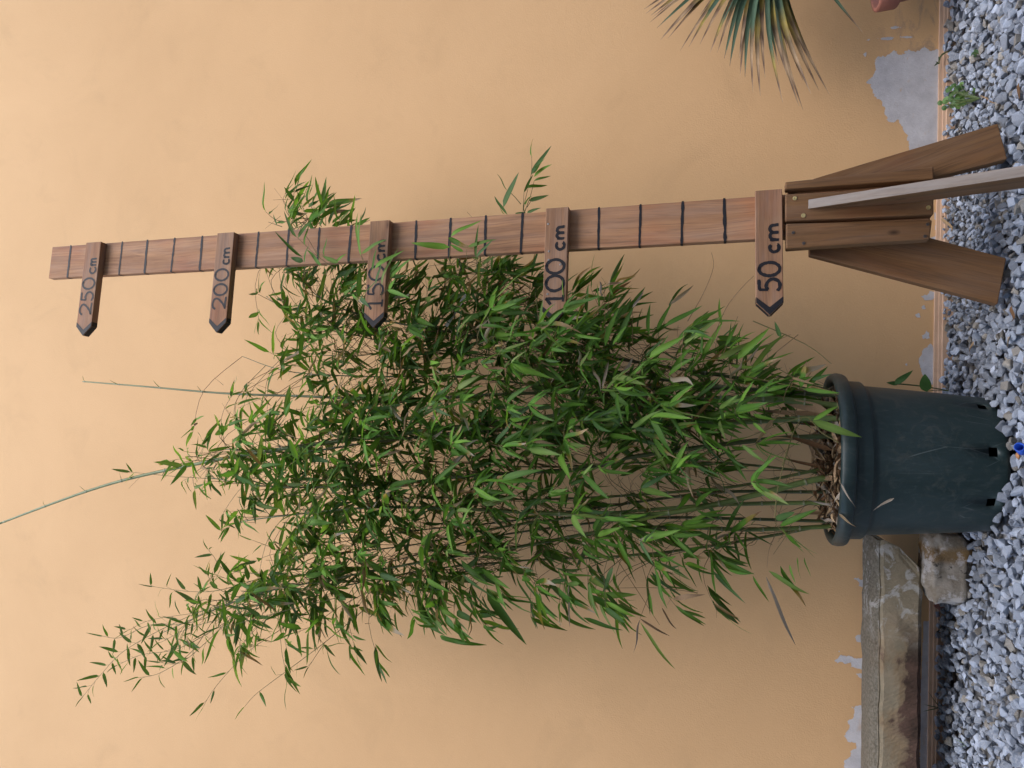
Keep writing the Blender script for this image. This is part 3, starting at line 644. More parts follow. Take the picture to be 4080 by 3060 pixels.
for i in range(8):
    c = lr.choice((TAN, BRN, GREY, (0.30, 0.20, 0.12))); BL['d'].append(blade(lambda t, s, c=c: tuple(x * (1.1 - 0.3 * t) for x in c), lr.uniform(-0.2, 0.4), lr.uniform(0.4, 1.4), 7, lr.uniform(-1.8, 1.8), lr.uniform(-2.5, 2.5)))
BLM = {k: [mesh('leaf', vs, fs, M_LEAF if k != 'd' else M_DRY, cs, True) for vs, fs, cs in l] for k, l in BL.items()}
def leaf_M(base, tip, wd, up=Vector((0, 0, 1)), roll=0.0):
    d = tip - base; L = d.length; x = d / L
    y = up.cross(x); y = y.normalized() if y.length > 1e-4 else x.orthogonal().normalized()
    z = x.cross(y); c, s = math.cos(roll), math.sin(roll); y, z = y * c + z * s, z * c - y * s
    return frame(base, x * L, y * wd, z * L)
LEAVES = []      # (kind, variant, matrix, rank)
def add_leaf(base, tip, wd, kind='g', roll=0.0, rank=0.0, up=Vector((0, 0, 1))):
    LEAVES.append((kind, lr.randrange(len(BL[kind])), leaf_M(base, tip, wd, up, roll), rank))

# ------------------------------------------------------------------ bamboo culms
BB = thing('bamboo_plant', 'clump of leafy green bamboo growing in the dark green planter', 'bamboo', POT_C + Vector((0, 0, 0.31)))
culm_px = [   # (photo points from base to tip, base Y, top Y, base radius)
    ([(3345, 1577), (2780, 1545), (2090, 1567), (1583, 1591), (1217, 1579), (894, 1567), (600, 1542), (330, 1520)], 1.90, 1.97, 0.0058),
    ([(3340, 1622), (2950, 1588), (2400, 1640), (1700, 1716), (1134, 1787), (825, 1840), (405, 1938), (-60, 2108)], 1.86, 1.90, 0.0085),
    ([(3335, 1668), (3196, 1668), (2937, 1682), (2400, 1700), (1900, 1720), (1500, 1760), (1200, 1800), (900, 1790)], 1.84, 1.95, 0.0072),
    ([(3330, 1735), (3132, 1745), (2869, 1772), (2498, 1824), (2335, 1865), (1900, 1895), (1500, 1930), (1100, 1940), (820, 1900)], 1.88, 1.92, 0.0064),
    ([(3335, 1895), (3249, 1911), (3074, 1955), (2854, 2009), (2624, 2048), (2400, 2053), (2130, 2043), (1915, 2031), (1583, 2021), (1354, 2031), (1032, 2067), (950, 2084)], 1.86, 1.88, 0.0078),
    ([(3335, 1850), (3034, 1919), (2839, 1948), (2400, 1980), (2100, 1990), (1800, 1985), (1500, 1960), (1200, 1975)], 1.95, 1.98, 0.0042),
    ([(3330, 1960), (3166, 1960), (2839, 1963), (2400, 2020), (2000, 2080), (1600, 2120), (1250, 2180)], 1.95, 2.02, 0.0045),
    ([(3335, 2004), (3166, 2004), (2888, 2010), (2741, 2019), (2400, 2048), (2000, 2100), (1650, 2170), (1300, 2210)], 1.90, 1.95, 0.0056),
    ([(3325, 1895), (3200, 1877), (2888, 1845), (2561, 1843), (2400, 1853), (2100, 1860), (1700, 1840), (1350, 1860)], 2.03, 2.05, 0.0036),
    ([(3335, 2078), (2937, 2067), (2644, 2063), (2300, 2090), (1900, 2150), (1500, 2250), (1200, 2290)], 1.98, 2.02, 0.0045),
    ([(3335, 2095), (2986, 2110), (2700, 2100), (2432, 2112), (2125, 2168), (2012, 2187), (1700, 2236), (1300, 2310), (1050, 2360), (850, 2430), (650, 2520)], 1.96, 1.90, 0.0058),
    ([(3338, 2108), (2900, 2165), (2530, 2212), (2125, 2231), (2012, 2241), (1700, 2270), (1350, 2340), (1000, 2420)], 2.02, 2.02, 0.0042),
    ([(3345, 1560), (2900, 1500), (2400, 1420), (1900, 1340), (1500, 1270), (1280, 1190), (1180, 1060), (1190, 930), (1230, 870)], 1.96, 2.00, 0.0050),
    ([(3340, 1600), (2700, 1520), (2200, 1440), (1700, 1390), (1400, 1330), (1150, 1240), (1060, 1180)], 2.00, 2.08, 0.0046),
    ([(3340, 1585), (2800, 1530), (2300, 1480), (1900, 1420), (1600, 1400), (1380, 1420), (1150, 1400)], 2.06, 2.12, 0.0042),
    ([(3338, 1700), (2900, 1650), (2400, 1570), (2100, 1530), (1800, 1500), (1450, 1500), (1150, 1480), (965, 1420)], 1.98, 2.05, 0.0048),
    ([(3340, 1560), (3000, 1470), (2600, 1360), (2300, 1260), (2100, 1180), (2010, 1010), (2000, 880)], 2.02, 2.06, 0.0022),
]
CS = []           # samples along every culm: (culm index, point, pixel)
cr = random.Random(3)
CULM = []
for ci, (px, y0, y1, r0) in enumerate(culm_px):
    n = len(px); pts = [P(x, y, y0 + (y1 - y0) * i / (n - 1)) for i, (x, y) in enumerate(px)]
    pts[0].z = min(pts[0].z, 0.318)
    d0 = Vector((pts[0].x - POT_C.x, pts[0].y - POT_C.y, 0))
    if d0.length > 0.178: d0 = d0 * (0.178 / d0.length); pts[0].x = POT_C.x + d0.x; pts[0].y = POT_C.y + d0.y
    cp = cat_rom(pts, 10); tot = sum((b - a).length for a, b in zip(cp, cp[1:])); acc = 0; nodes = [0.02]
    while nodes[-1] < tot: nodes.append(nodes[-1] + min(0.20, 0.075 + 0.10 * min(1, nodes[-1] / 0.6)) * cr.uniform(0.85, 1.15))
    P2, rad, cl = [], [], []
    young = ci in (0, 1)
    for i, p in enumerate(cp):
        if i: acc += (p - cp[i - 1]).length
        f = acc / tot; rr = r0 * (1 - (0.62 if ci < 2 else 0.80) * f ** 1.25); P2.append((acc, p, rr))
    # resample with node rings
    outp = []; stops = sorted([a for a, _, _ in P2] + [x + d for x in nodes if x < tot for d in (-0.003, 0.0, 0.003)])
    j = 0; nodept = []
    for s_ in stops:
        if s_ < 0 or s_ > tot: continue
        while j < len(P2) - 2 and P2[j + 1][0] < s_: j += 1
        a0, pa, ra = P2[j]; a1, pb, rb = P2[j + 1]; k = 0 if a1 == a0 else max(0, min(1, (s_ - a0) / (a1 - a0)))
        p = pa.lerp(pb, k); r_ = ra + (rb - ra) * k; isn = any(abs(s_ - x) < 0.0005 for x in nodes)
        outp.append(p); rad.append(r_ * (1.32 if isn else 1.0)); f = s_ / tot
        base = (0.085, 0.120, 0.030) if ci % 3 else (0.050, 0.066, 0.020)
        topc = (0.155, 0.185, 0.075) if young else (0.085, 0.115, 0.05)
        c = tuple(b_ + (t_ - b_) * max(0, (f - 0.55) / 0.45) for b_, t_ in zip(base, topc))
        if isn: c = (0.22, 0.21, 0.15); nodept.append((p, r_, f))
        cl.append(c)
        CS.append((ci, p, PX(p), f))
    v_, f_ = tube(outp, rad, 8)
    o = obj('culm', v_, f_, M_CULM, BB, None, [c for c in cl for _ in range(8)], True); CULM.append(o)
    o['_nodes'] = len(nodept)
    if young:
        for p, r_, f in nodept:
            if f > 0.62:
                a_ = cr.uniform(0, 6.28); d = Vector((math.cos(a_), -abs(math.sin(a_)) * .5, cr.uniform(0.2, 1.1))).normalized()
                add_leaf(p, p + d * cr.uniform(0.02, 0.035), 0.003, 'g', cr.uniform(-1, 1), -1)
for o in CULM: del o['_nodes']
TW = {ci: [] for ci in range(len(culm_px))}
def twig(ci, pts, r0=0.0011, r1=0.0006, col=(0.12, 0.105, 0.04), n=3):
    pp = cat_rom(pts, 4) if len(pts) > 2 else pts; m = len(pp)
    v_, f_ = tube(pp, [r0 + (r1 - r0) * i / max(1, m - 1) for i in range(m)], n, False); TW[ci].append((v_, f_, col))
TWC = [(0.13, 0.105, 0.045), (0.095, 0.10, 0.035), (0.16, 0.105, 0.055), (0.075, 0.085, 0.03)]

# density of foliage over the photo: 100-px cells of the half-size picture (x from 150, y from 350), digits 0-9
DENS = ["00003600000000000", "00004730000000000", "00005888864200000", "00006888888753100", "00113666777766542", "00257887788887532", "02677887766665320",
        "00246888755443210", "00126788765543330", "00357777643322120", "01354331100000000", "01100000000000000"]
def dens(x, y):                      # bilinear
    fx = (x / 1.8445 - 200) / 100; fy = (y / 1.8445 - 400) / 100; i0, j0 = math.floor(fx), math.floor(fy); tot = 0
    for i, wi in ((i0, 1 - (fx - i0)), (i0 + 1, fx - i0)):
        for j, wj in ((j0, 1 - (fy - j0)), (j0 + 1, fy - j0)):
            if 0 <= i < 17 and 0 <= j < 12: tot += wi * wj * int(DENS[j][i])
    return tot / 9
def ruler_y(x): return 868 + (3000 - x) * 175 / 2750.0
SIGN_X = (366, 894, 1510, 2218, 3063)
def in_front_ok(x, y, Y):            # keep foliage off the gauge except where leaves cross it in the photo
    ry = ruler_y(x)
    if Y > 1.86: return True
    if y < ry + 150: return False
    if any(abs(x - s) < 75 for s in SIGN_X) and y < 1330: return False
    return True
fr = random.Random(77)
NCL = 1310; made = 0; tries = 0
while made < NCL and tries < 200000:
    tries += 1
    x = fr.uniform(300, 3330); y = fr.uniform(650, 2780)
    dd = dens(x, y)
    if fr.random() > dd ** 2.0 * 1.05 + dd * 0.09 - 0.02: continue
    cand = [c for c in fr.sample(CS, 60) if abs(c[2][0] - x) < 420 and abs(c[2][1] - y) < 420 and c[2][0] > x - 60 and not (c[0] < 2 and c[3] > 0.66)]
    if not cand: continue
    ci, cp, cpx, cf = min(cand, key=lambda c: abs(c[2][1] - y) * 1.3 + abs(c[2][0] - x - 120) + fr.random() * 90)
    Y = cp.y + fr.gauss(-0.08, 0.085)
    if y < 1100: Y = max(Y, 1.90)
    Y = min(max(Y, 1.60), 2.06)
    if not in_front_ok(x, y, Y):
        Y = fr.uniform(1.88, 2.06)
        if any(abs(x - s) < 75 for s in SIGN_X) and y > 1090 and fr.random() < 0.62: Y = 1.69
    tipp = P(x, y, Y); dv = tipp - cp
    if dv.length > 0.42: continue
    made += 1
    mid = cp.lerp(tipp, 0.5) + Vector((0, 0, 0.25 * dv.xy.length)) + Vector((fr.uniform(-1, 1), fr.uniform(-1, 1), fr.uniform(-1, 1))) * 0.015
    twig(ci, [cp, mid, tipp], 0.0012, 0.0006, TWC[fr.randrange(4)])
    for _ in range(fr.choice((0, 0, 1, 1))):                 # bare side twigs
        q = cp.lerp(tipp, fr.uniform(0.3, 0.9)) ; e = Vector((fr.uniform(-1, 1), fr.uniform(-1, 1), fr.uniform(-0.3, 1.0))).normalized() * fr.uniform(0.03, 0.09)
        twig(ci, [q, q + e], 0.0007, 0.0003, TWC[fr.randrange(4)])
    td = (tipp - mid).normalized(); outw = Vector((dv.x, dv.y, 0)); outw = outw.normalized() if outw.length > 1e-3 else Vector((1, 0, 0))
    low = max(0.0, min(1.0, (x - 900) / 1500)); n = fr.choice((3, 4, 5, 5, 6, 7))
    small = 0.80 if x < 900 else 1.0
    side0 = td.cross(Vector((0, 0, 1))); side0 = side0.normalized() if side0.length > 0.05 else Vector((1, 0, 0))
    for k in range(n):
        s = 1 if k % 2 else -1
        b = tipp - td * (0.012 * (n - 1 - k)) * fr.uniform(0.6, 1.3)
        d = td * 0.45 + outw * fr.uniform(0.0, 0.7) + side0 * s * fr.uniform(0.1, 0.95) + Vector((fr.uniform(-.55, .55), fr.uniform(-.55, .55), fr.uniform(-1.0, 0.25) - 0.35 * low))
        if d.length < 0.1: continue
        d.normalize(); L = fr.uniform(0.044, 0.104) * small * (1 + 0.14 * low); wd = L * (fr.uniform(0.165, 0.23) if x < 1900 else fr.uniform(0.145, 0.20))
        q = fr.random(); front = Y < 1.85
        kind = 'd' if q < 0.045 else 't' if q < 0.12 else 'y' if q < (0.50 if front else 0.22) else 'g'
        te = b + d * L
        if kind == 'd': wd *= 0.65; L *= 0.8
        if te.y > WALL - 0.01 or b.y > WALL - 0.01: continue
        te_px = PX(te)
        if te_px[0] > 3385: continue
        if te.y < 1.80 and te_px[1] < ruler_y(te_px[0]) + 95 and Y > 1.75: te.y = 1.85
        add_leaf(b, te, wd, kind, fr.uniform(-0.9, 0.9), L * (2.2 - Y))

# sprays and single leaves that shape the outline: drawn where the photograph shows them
def near_culm(p, pref=None):
    c = min((c for c in CS if pref is None or c[0] in pref), key=lambda c: (c[1] - p).length); return c[0]
def spray(px, Y0, Y1, ci, every=0.028, L=(0.034, 0.062), start=0.25, wr=0.22, r0=0.0013):
    pts = [P(x, y, Y0 + (Y1 - Y0) * i / (len(px) - 1)) for i, (x, y) in enumerate(px)]; cp = cat_rom(pts, 8)
    twig(ci, cp, r0, 0.0005, (0.13, 0.135, 0.055), 4); tot = sum((b - a).length for a, b in zip(cp, cp[1:])); acc = 0; nxt = tot * start; s = 1
    for a, b in zip(cp, cp[1:]):
        sl = (b - a).length
        while acc + sl >= nxt:
            p = a.lerp(b, (nxt - acc) / sl); t = (b - a).normalized(); sd_ = t.cross(Vector((0, -1, 0))).normalized() * s
            stem = t * 0.8 + sd_ * fr.uniform(0.1, 0.5); st = p + stem.normalized() * fr.uniform(0.004, 0.02)
            twig(ci, [p, st], 0.0006, 0.0004, (0.13, 0.135, 0.055))
            d = (t * fr.uniform(0.3, 1.0) + sd_ * fr.uniform(0.5, 1.0) + Vector((0, fr.uniform(-.4, .4), fr.uniform(-.5, .1)))).normalized()
            l = fr.uniform(*L); add_leaf(st, st + d * l, l * wr * fr.uniform(0.8, 1.2), 'g', fr.uniform(-1.2, 1.2), 0)
            nxt += every * fr.uniform(0.6, 1.4); s = -s
        acc += sl
    d = (cp[-1] - cp[-3]).normalized(); add_leaf(cp[-1], cp[-1] + d * L[1] * 0.8, 0.005, 'g', 0, 0)
K = 10
spray([(1150, 2330), (900, 2400), (700, 2480), (500, 2590), (400, 2690), (335, 2770)], 1.90, 1.84, K, 0.024)
spray([(980, 2400), (760, 2480), (600, 2490), (480, 2540), (410, 2535)], 1.90, 1.82, K, 0.026)
spray([(1050, 2300), (880, 2350), (760, 2357), (610, 2337)], 1.92, 1.86, K, 0.028)
spray([(1080, 2290), (900, 2270), (850, 2215), (830, 2190)], 1.94, 1.90, K, 0.03)
spray([(1180, 2220), (1080, 2180), (1005, 2152)], 1.94, 1.90, K, 0.05)
spray([(1250, 2420), (1100, 2520), (983, 2602), (862, 2733), (810, 2815)], 1.92, 1.80, K, 0.05, (0.035, 0.055), 0.45)
spray([(1450, 2430), (1296, 2558), (1140, 2675), (1023, 2763), (975, 2815)], 1.94, 1.82, K, 0.055, (0.035, 0.055), 0.40)
spray([(1296, 2558), (1260, 2610), (1232, 2655)], 1.92, 1.88, K, 0.09, (0.03, 0.045), 0.8)
spray([(900, 2410), (788, 2440), (603, 2470), (515, 2510)], 1.90, 1.80, K, 0.026)
spray([(850, 2470), (760, 2600), (640, 2680), (555, 2700)], 1.90, 1.84, K, 0.024)
spray([(960, 2440), (800, 2540), (690, 2590), (560, 2610), (470, 2650)], 1.90, 1.86, K, 0.022)
spray([(900, 2480), (820, 2560), (720, 2640), (640, 2640)], 1.88, 1.82, K, 0.022)
spray([(1100, 2380), (900, 2460), (760, 2500), (640, 2560)], 1.86, 1.78, K, 0.022)
spray([(1300, 2320), (1130, 2330), (960, 2320), (860, 2290)], 1.88, 1.80, K, 0.025, (0.05, 0.09))
spray([(1350, 2380), (1150, 2430), (1000, 2470), (880, 2500)], 1.86, 1.76, K, 0.022, (0.06, 0.10))
spray([(1500, 2340), (1350, 2420), (1250, 2490), (1180, 2520)], 1.90, 1.80, K, 0.024, (0.06, 0.10))
def hand(px_scale, ox, oy, lst, Y, kind='g', wr=0.16, jy=0.03, ci=None, stem=None):
    for q in lst:
        (x0, y0), (x1, y1) = q[0], q[1]; k = q[2] if len(q) > 2 else kind; wfac = q[3] if len(q) > 3 else 1.0
        b = P(ox + px_scale * x0, oy + px_scale * y0, Y + fr.uniform(-jy, jy)); t = P(ox + px_scale * x1, oy + px_scale * y1, Y - fr.uniform(0, 0.03) + fr.uniform(-jy, jy))
        add_leaf(b, t, max(0.0035, (t - b).length * wr * 1.25 * wfac * fr.uniform(0.9, 1.15)), k, 0.0, 5, Vector((fr.uniform(-.3, .3), -1, fr.uniform(0.2, 0.9))).normalized())
# fronds rising past the right edge of the gauge
hand(.407, 1400, 500, [((1765, 480), (1960, 195)), ((1790, 500), (1940, 375)), ((1790, 540), (1945, 485)), ((1690, 655), (1775, 480)), ((1710, 610), (1910, 560)), ((1740, 735), (1935, 680)), ((1490, 800), (1640, 455), 'g', 1.3), ((1530, 640), (1428, 468), 'g', .5), ((1528, 872), (1392, 690), 'g', .6),
     ((1720, 858), (1835, 805)), ((1765, 300), (1738, 108), 't', .7), ((1780, 470), (1900, 310)), ((1770, 460), (1850, 370)), ((1500, 870), (1450, 810), 'y'), ((1600, 868), (1700, 845)), ((1690, 770), (1760, 690))], 2.0)
for l in ([(1715, 1010), (1700, 860), (1690, 780), (1760, 480), (1765, 300)], [(1690, 860), (1750, 700), (1790, 540)], [(1660, 770), (1540, 650), (1500, 760)], [(1680, 870), (1690, 655)], [(1720, 800), (1770, 720)]):
    twig(16, [P(1400 + .407 * x, 500 + .407 * y, 2.02) for x, y in l], 0.0012, 0.0006, (0.09, 0.10, 0.035), 4)
hand(.2486, 950, 650, [((1130, 660), (1100, 160), 'g', .6), ((1140, 560), (1190, 260)), ((1360, 760), (1360, 230), 'g', 1.3), ((1180, 700), (1300, 320), 'g', .9), ((790, 800), (985, 480), 't', .8), ((755, 760), (770, 490), 'g', .7), ((785, 780), (850, 510), 'g', .5), ((850, 860), (920, 630), 'g', 1.2),
     ((620, 990), (540, 820), 'g', 1.2), ((750, 950), (540, 940), 'g', 1.2), ((1430, 700), (1860, 500), 't', .9), ((1500, 790), (1830, 610), 'g', .9), ((1420, 800), (1760, 740), 'd', 1.2), ((1500, 960), (1700, 790)), ((1500, 1010), (1850, 855)), ((1300, 960), (1180, 700), 'y', .5), ((1340, 600), (1545, 465), 'g', .7),
     ((1120, 700), (1290, 590), 'g', 1.3), ((1330, 900), (1500, 700), 'g', 1.6), ((1200, 1000), (1230, 820), 'g', 1.4), ((1945, 985), (2050, 700), 'g', 1.1), ((930, 1050), (800, 850), 'g', 1.2), ((960, 1050), (900, 850)), ((1020, 1000), (940, 880)), ((1400, 1000), (1250, 850), 'g', 1.2), ((1300, 1010), (1420, 640), 'g', 1.3), ((1450, 980), (1560, 640))], 2.02)
for l in ([(1330, 1020), (1180, 720), (1130, 650)], [(1310, 1000), (1240, 780), (1360, 700)], [(930, 980), (790, 820), (760, 740)], [(700, 1020), (480, 945)], [(1400, 1000), (1400, 750)], [(1000, 1040), (1100, 850)], [(1950, 985), (2110, 910)]):
    twig(12, [P(950 + .2486 * x, 650 + .2486 * y, 2.03) for x, y in l], 0.0013, 0.0007, (0.10, 0.10, 0.04), 4)
# leaves that cross in front of the post
hand(.2486, 950, 650, [((930, 1185), (720, 760), 'g', 1.0), ((955, 1195), (1105, 880), 'g', 1.1), ((1070, 1320), (1085, 950), 'g', .8), ((1020, 1500), (570, 1090), 'g', .55), ((1040, 1575), (830, 1510), 'g', 2.0), ((1380, 1490), (1375, 1190), 'g', 1.0), ((1600, 1590), (1310, 1495), 'y', 1.6), ((1060, 1590), (1060, 1330), 'g', 1.4), ((1560, 1580), (1720, 1450), 'y', 1.2), ((1330, 1640), (1100, 1380), 'g', 1.0), ((1320, 1540), (1230, 1370), 'g', .8), ((1960, 1480), (1850, 790), 'y', .6), ((1975, 1450), (2300, 1190), 'y', .9), ((1130, 1350), (1120, 1280), 'd', 2.0)], 1.715, 'g', 0.16, 0.008)
for l in ([(1100, 1340), (930, 1180)], [(1250, 1450), (1090, 1180), (1060, 1310)], [(1560, 1700), (1250, 1480), (1100, 1340)], [(2010, 1660), (1970, 1480)], [(1700, 1700), (1600, 1590)]):
    twig(12, [P(950 + .2486 * x, 650 + .2486 * y, 1.725) for x, y in l], 0.0009, 0.0006, (0.17, 0.12, 0.05), 4)
hand(.407, 1400, 500, [((975, 1085), (1222, 898), 'y', .8), ((960, 1190), (575, 1150), 'y', .9), ((1095, 1232), (960, 1165), 'y', 1.6), ((1140, 1185), (1405, 1100), 'y', .8), ((1225, 1300), (1240, 965), 'g', .7), ((1230, 1290), (1385, 1110), 'g', .7), ((950, 1100), (1190, 1215), 't', 1.0), ((95, 1262), (25, 860), 'y', .7), ((100, 1252), (322, 1095), 'y', .9), ((230, 1400), (455, 1195), 'y', .8), ((300, 1560), (390, 1170), 'y', .6), ((200, 1420), (245, 1200), 'g', .9),
     ((240, 1560), (300, 1300), 'g', .8), ((380, 1500), (560, 1290), 'y', 1.1), ((380, 1450), (470, 1310), 'g', 1.5)], 1.70, 'g', 0.16, 0.008)
for l in ([(1135, 1400), (1125, 1210)], [(1225, 1420), (1225, 1280)], [(960, 1330), (965, 1100)], [(150, 1400), (100, 1270)], [(300, 1700), (260, 1420)]):
    twig(12, [P(1400 + .407 * x, 500 + .407 * y, 1.71) for x, y in l], 0.0009, 0.0006, (0.15, 0.13, 0.05), 4)
# tall fresh leaves around the hundred sign and along the right side of the clump
hand(.4883, 2100, 650, [((120, 1390), (110, 1000), 'y', 1.0), ((300, 1290), (263, 880), 'y', .8), ((490, 1220), (498, 985), 'g', 1.0), ((640, 1490), (705, 1180), 'y', 1.2), ((420, 1330), (180, 1175), 'g', .7), ((330, 1260), (150, 1420), 'g', .7), ((400, 1420), (610, 1230), 'g', 1.0), ((740, 1470), (860, 1170), 'g', 1.4), ((700, 1480), (820, 1300), 'y', 1.1), ((860, 1180), (965, 1035), 'd', .7), ((640, 1000), (800, 963), 'd', 1.0), ((620, 1080), (600, 960), 'd', 1.6), ((700, 1080), (640, 950), 't', .8),
     ((600, 1240), (570, 980), 'g', .6), ((1000, 1400), (975, 1160), 'g', .8), ((1060, 1360), (1155, 1160), 'g', .9), ((1120, 1330), (1430, 1160), 'g', 1.0), ((1000, 1590), (1250, 1390), 'y', 1.0), ((1220, 1480), (1420, 1220), 't', .7), ((1430, 1560), (1420, 1380), 'g', 1.2), ((1560, 1600), (1860, 1440), 'y', .9), ((1620, 1490), (1715, 1300), 'g', .8), ((1720, 1600), (1945, 1345), 'y', 1.0), ((1590, 1320), (1560, 1110), 'g', .7), ((1360, 1440), (1590, 1210), 'y', .6), ((2070, 1420), (2020, 1290), 'g', 1.5), ((1800, 1560), (2010, 1385), 'g', .7)], 1.74, 'g', 0.155, 0.02)
for l in ([(640, 1480), (630, 1000)], [(1310, 1290), (1440, 1060), (1520, 850), (1505, 730)], [(1500, 1480), (1620, 1190), (1750, 1020), (1850, 920)], [(860, 1480), (860, 1180)], [(1600, 1560), (1720, 1250)], [(2212, 1400), (1960, 1600)], [(1700, 1560), (1900, 1500), (2150, 1400)]):
    twig(12, [P(2100 + .4883 * x, 650 + .4883 * y, 1.76) for x, y in l], 0.0010, 0.0005, (0.19, 0.125, 0.055), 4)
# low drooping leaves on the left side of the clump, and the big blades over the planter's rim
hand(.4883, 1700, 2050, [((490, 600), (812, 1072), 'g', 1.0), ((110, 990), (300, 1058), 'g', .8), ((120, 1000), (440, 1105), 'g', .7), ((945, 720), (1060, 908), 't', .7), ((1070, 590), (1345, 855), 't', 1.0), ((1330, 650), (1605, 845), 'g', 1.1), ((1280, 842), (1605, 950), 'g', .8), ((1245, 560), (1120, 575), 'y', 1.5), ((1015, 550), (1140, 540), 'g', 1.6), ((1745, 850), (1985, 1002), 'd', .5), ((1745, 880), (2000, 1290), 'y', .35), ((1740, 860), (1692, 1130), 'd', .25), ((2010, 690), (2212, 650), 'd', .9), ((1820, 640), (1845, 845), 'g', .7),
     ((1920, 760), (2035, 950), 'd', .35), ((1530, 480), (1600, 755), 't', .9), ((1520, 430), (1430, 660), 'g', 1.0), ((1560, 200), (1670, 480), 'y', .9), ((0, 520), (165, 640), 'y', 1.4), ((280, 370), (490, 560), 'g', 1.2), ((290, 480), (640, 750), 'g', .9), ((450, 440), (660, 620), 'y', 1.0), ((320, 650), (510, 845), 'g', .8), ((240, 640), (430, 890), 'g', .8), ((0, 760), (100, 980), 'g', 1.0), ((600, 640), (890, 775), 'g', .6), ((60, 690), (170, 1005), 'g', .8), ((1160, 560), (1185, 915), 'd', .35), ((920, 640), (940, 720), 'g', 1.6)], 1.80, 'g', 0.16, 0.03)
for l in ([(1820, 640), (1740, 850)], [(2212, 640), (1920, 600), (1560, 600)], [(1180, 300), (1230, 440), (1160, 580)], [(1000, 520), (900, 580), (770, 430)], [(940, 560), (920, 640)], [(1530, 330), (1900, 900)], [(1700, 200), (1820, 640)], [(400, 300), (500, 480), (640, 620)]):
    twig(11, [P(1700 + .4883 * x, 2050 + .4883 * y, 1.84) for x, y in l], 0.0010, 0.0005, (0.19, 0.125, 0.055), 4)
hand(.4883, 3000, 2250, [((130, 50), (450, 272), 'y', .8), ((225, 10), (420, 355), 't', .7), ((0, 90), (105, 305), 'g', .7), ((110, 100), (375, 635), 'd', .25), ((300, 0), (330, 150), 'y', .9), ((360, -60), (380, 115), 'g', .6), ((420, -60), (462, 105), 'g', .5)], 1.80, 'y', 0.155, 0.02)
hand(.4883, 3000, 1450, [((490, 468), (885, 612), 'y', 1.0), ((492, 462), (695, 332), 'y', 1.1), ((412, 206), (705, 242), 'y', .9), ((440, 195), (590, 0), 'g', 1.1), ((390, 190), (430, -20), 't', 1.4), ((480, 130), (640, 82), 'g', .9), ((100, 215), (290, 175), 'y', 1.1), ((0, 410), (185, 465), 'y', 1.2), ((0, 480), (105, 570), 'y', 1.2), ((-40, 350), (105, 325), 'y', 1.4), ((-90, 660), (85, 810), 'y', 1.0), ((100, 350), (280, 300), 'g', .8)], 1.735, 'y', 0.165, 0.01)
for l in ([(700, 250), (410, 200), (-60, 100)], [(700, 640), (560, 560), (480, 470), (380, 440), (-100, 620)], [(240, 830), (330, 560), (400, 440)], [(180, 1260), (210, 980), (330, 560)], [(440, 200), (280, 80), (0, -60)], [(0, -350), (430, -160), (640, 0)]):
    twig(3, [P(3000 + .4883 * x, 1450 + .4883 * y, 1.76) for x, y in l], 0.0013, 0.0008, (0.16, 0.135, 0.05), 4)
# bare twiggy growth between the lower culms
tw_r = random.Random(8)
for _ in range(420):
    c = tw_r.choice(CS)
    if not (2000 < c[2][0] < 3300): continue
    d = Vector((tw_r.gauss(0, 1), tw_r.gauss(0, 0.7), tw_r.uniform(0.1, 1.8))).normalized() * tw_r.uniform(0.03, 0.14)
    e = c[1] + d
    if e.y > WALL - 0.02 or e.y < 1.62: continue
    m_ = c[1] + d * 0.5 + Vector((tw_r.uniform(-1, 1), tw_r.uniform(-1, 1), tw_r.uniform(-1, 1))) * 0.006
    twig(c[0], [c[1], m_, e], 0.0009, 0.0004, (TWC + [(0.24, 0.15, 0.07)])[tw_r.randrange(5)])
    for _k in range(tw_r.choice((0, 1, 2, 3))):
        q = c[1].lerp(e, tw_r.uniform(0.4, 1)); f_ = q + Vector((tw_r.gauss(0, 1), tw_r.gauss(0, 1), tw_r.gauss(0, 1))).normalized() * tw_r.uniform(0.01, 0.035)
        twig(c[0], [q, f_], 0.0006, 0.0003, (0.20, 0.12, 0.06))
for ci, l in TW.items():
    V, Fc, C = [], [], []
    for v_, f_, c in l:
        b = len(V); V += v_; Fc += [tuple(i + b for i in f) for f in f_]; C += [c] * len(v_)
    if V: tag(obj('twigs', V, Fc, M_TWIG, CULM[ci], None, C), kind='stuff')
# pale papery sheaths wrapped round the foot of some culms
for (x0, y0), (x1, y1), wd, Y in (((3300, 1640), (3075, 1592), 0.030, 1.845), ((3320, 1655), (3020, 1640), 0.018, 1.85), ((3318, 1795), (3128, 1738), 0.016, 1.85), ((3340, 1905), (3255, 1905), 0.017, 1.845), ((3300, 1870), (3100, 1822), 0.010, 1.90), ((3330, 1700), (3180, 1690), 0.012, 1.87), ((3290, 1840), (3200, 1740), 0.009, 1.9), ((3330, 2010), (3210, 1990), 0.010, 1.87), ((3330, 2040), (3150, 2050), 0.012, 1.95)):
    b = P(x0, y0, Y); t = P(x1, y1, Y + 0.01); k = lr.randrange(len(BL['d']))
    reg(bpy.data.objects.new('culm_sheath', BLM['d'][k]), leaf_M(b, t, wd, Vector((0, -1, 0.2)), lr.uniform(-.3, .3)), BB)
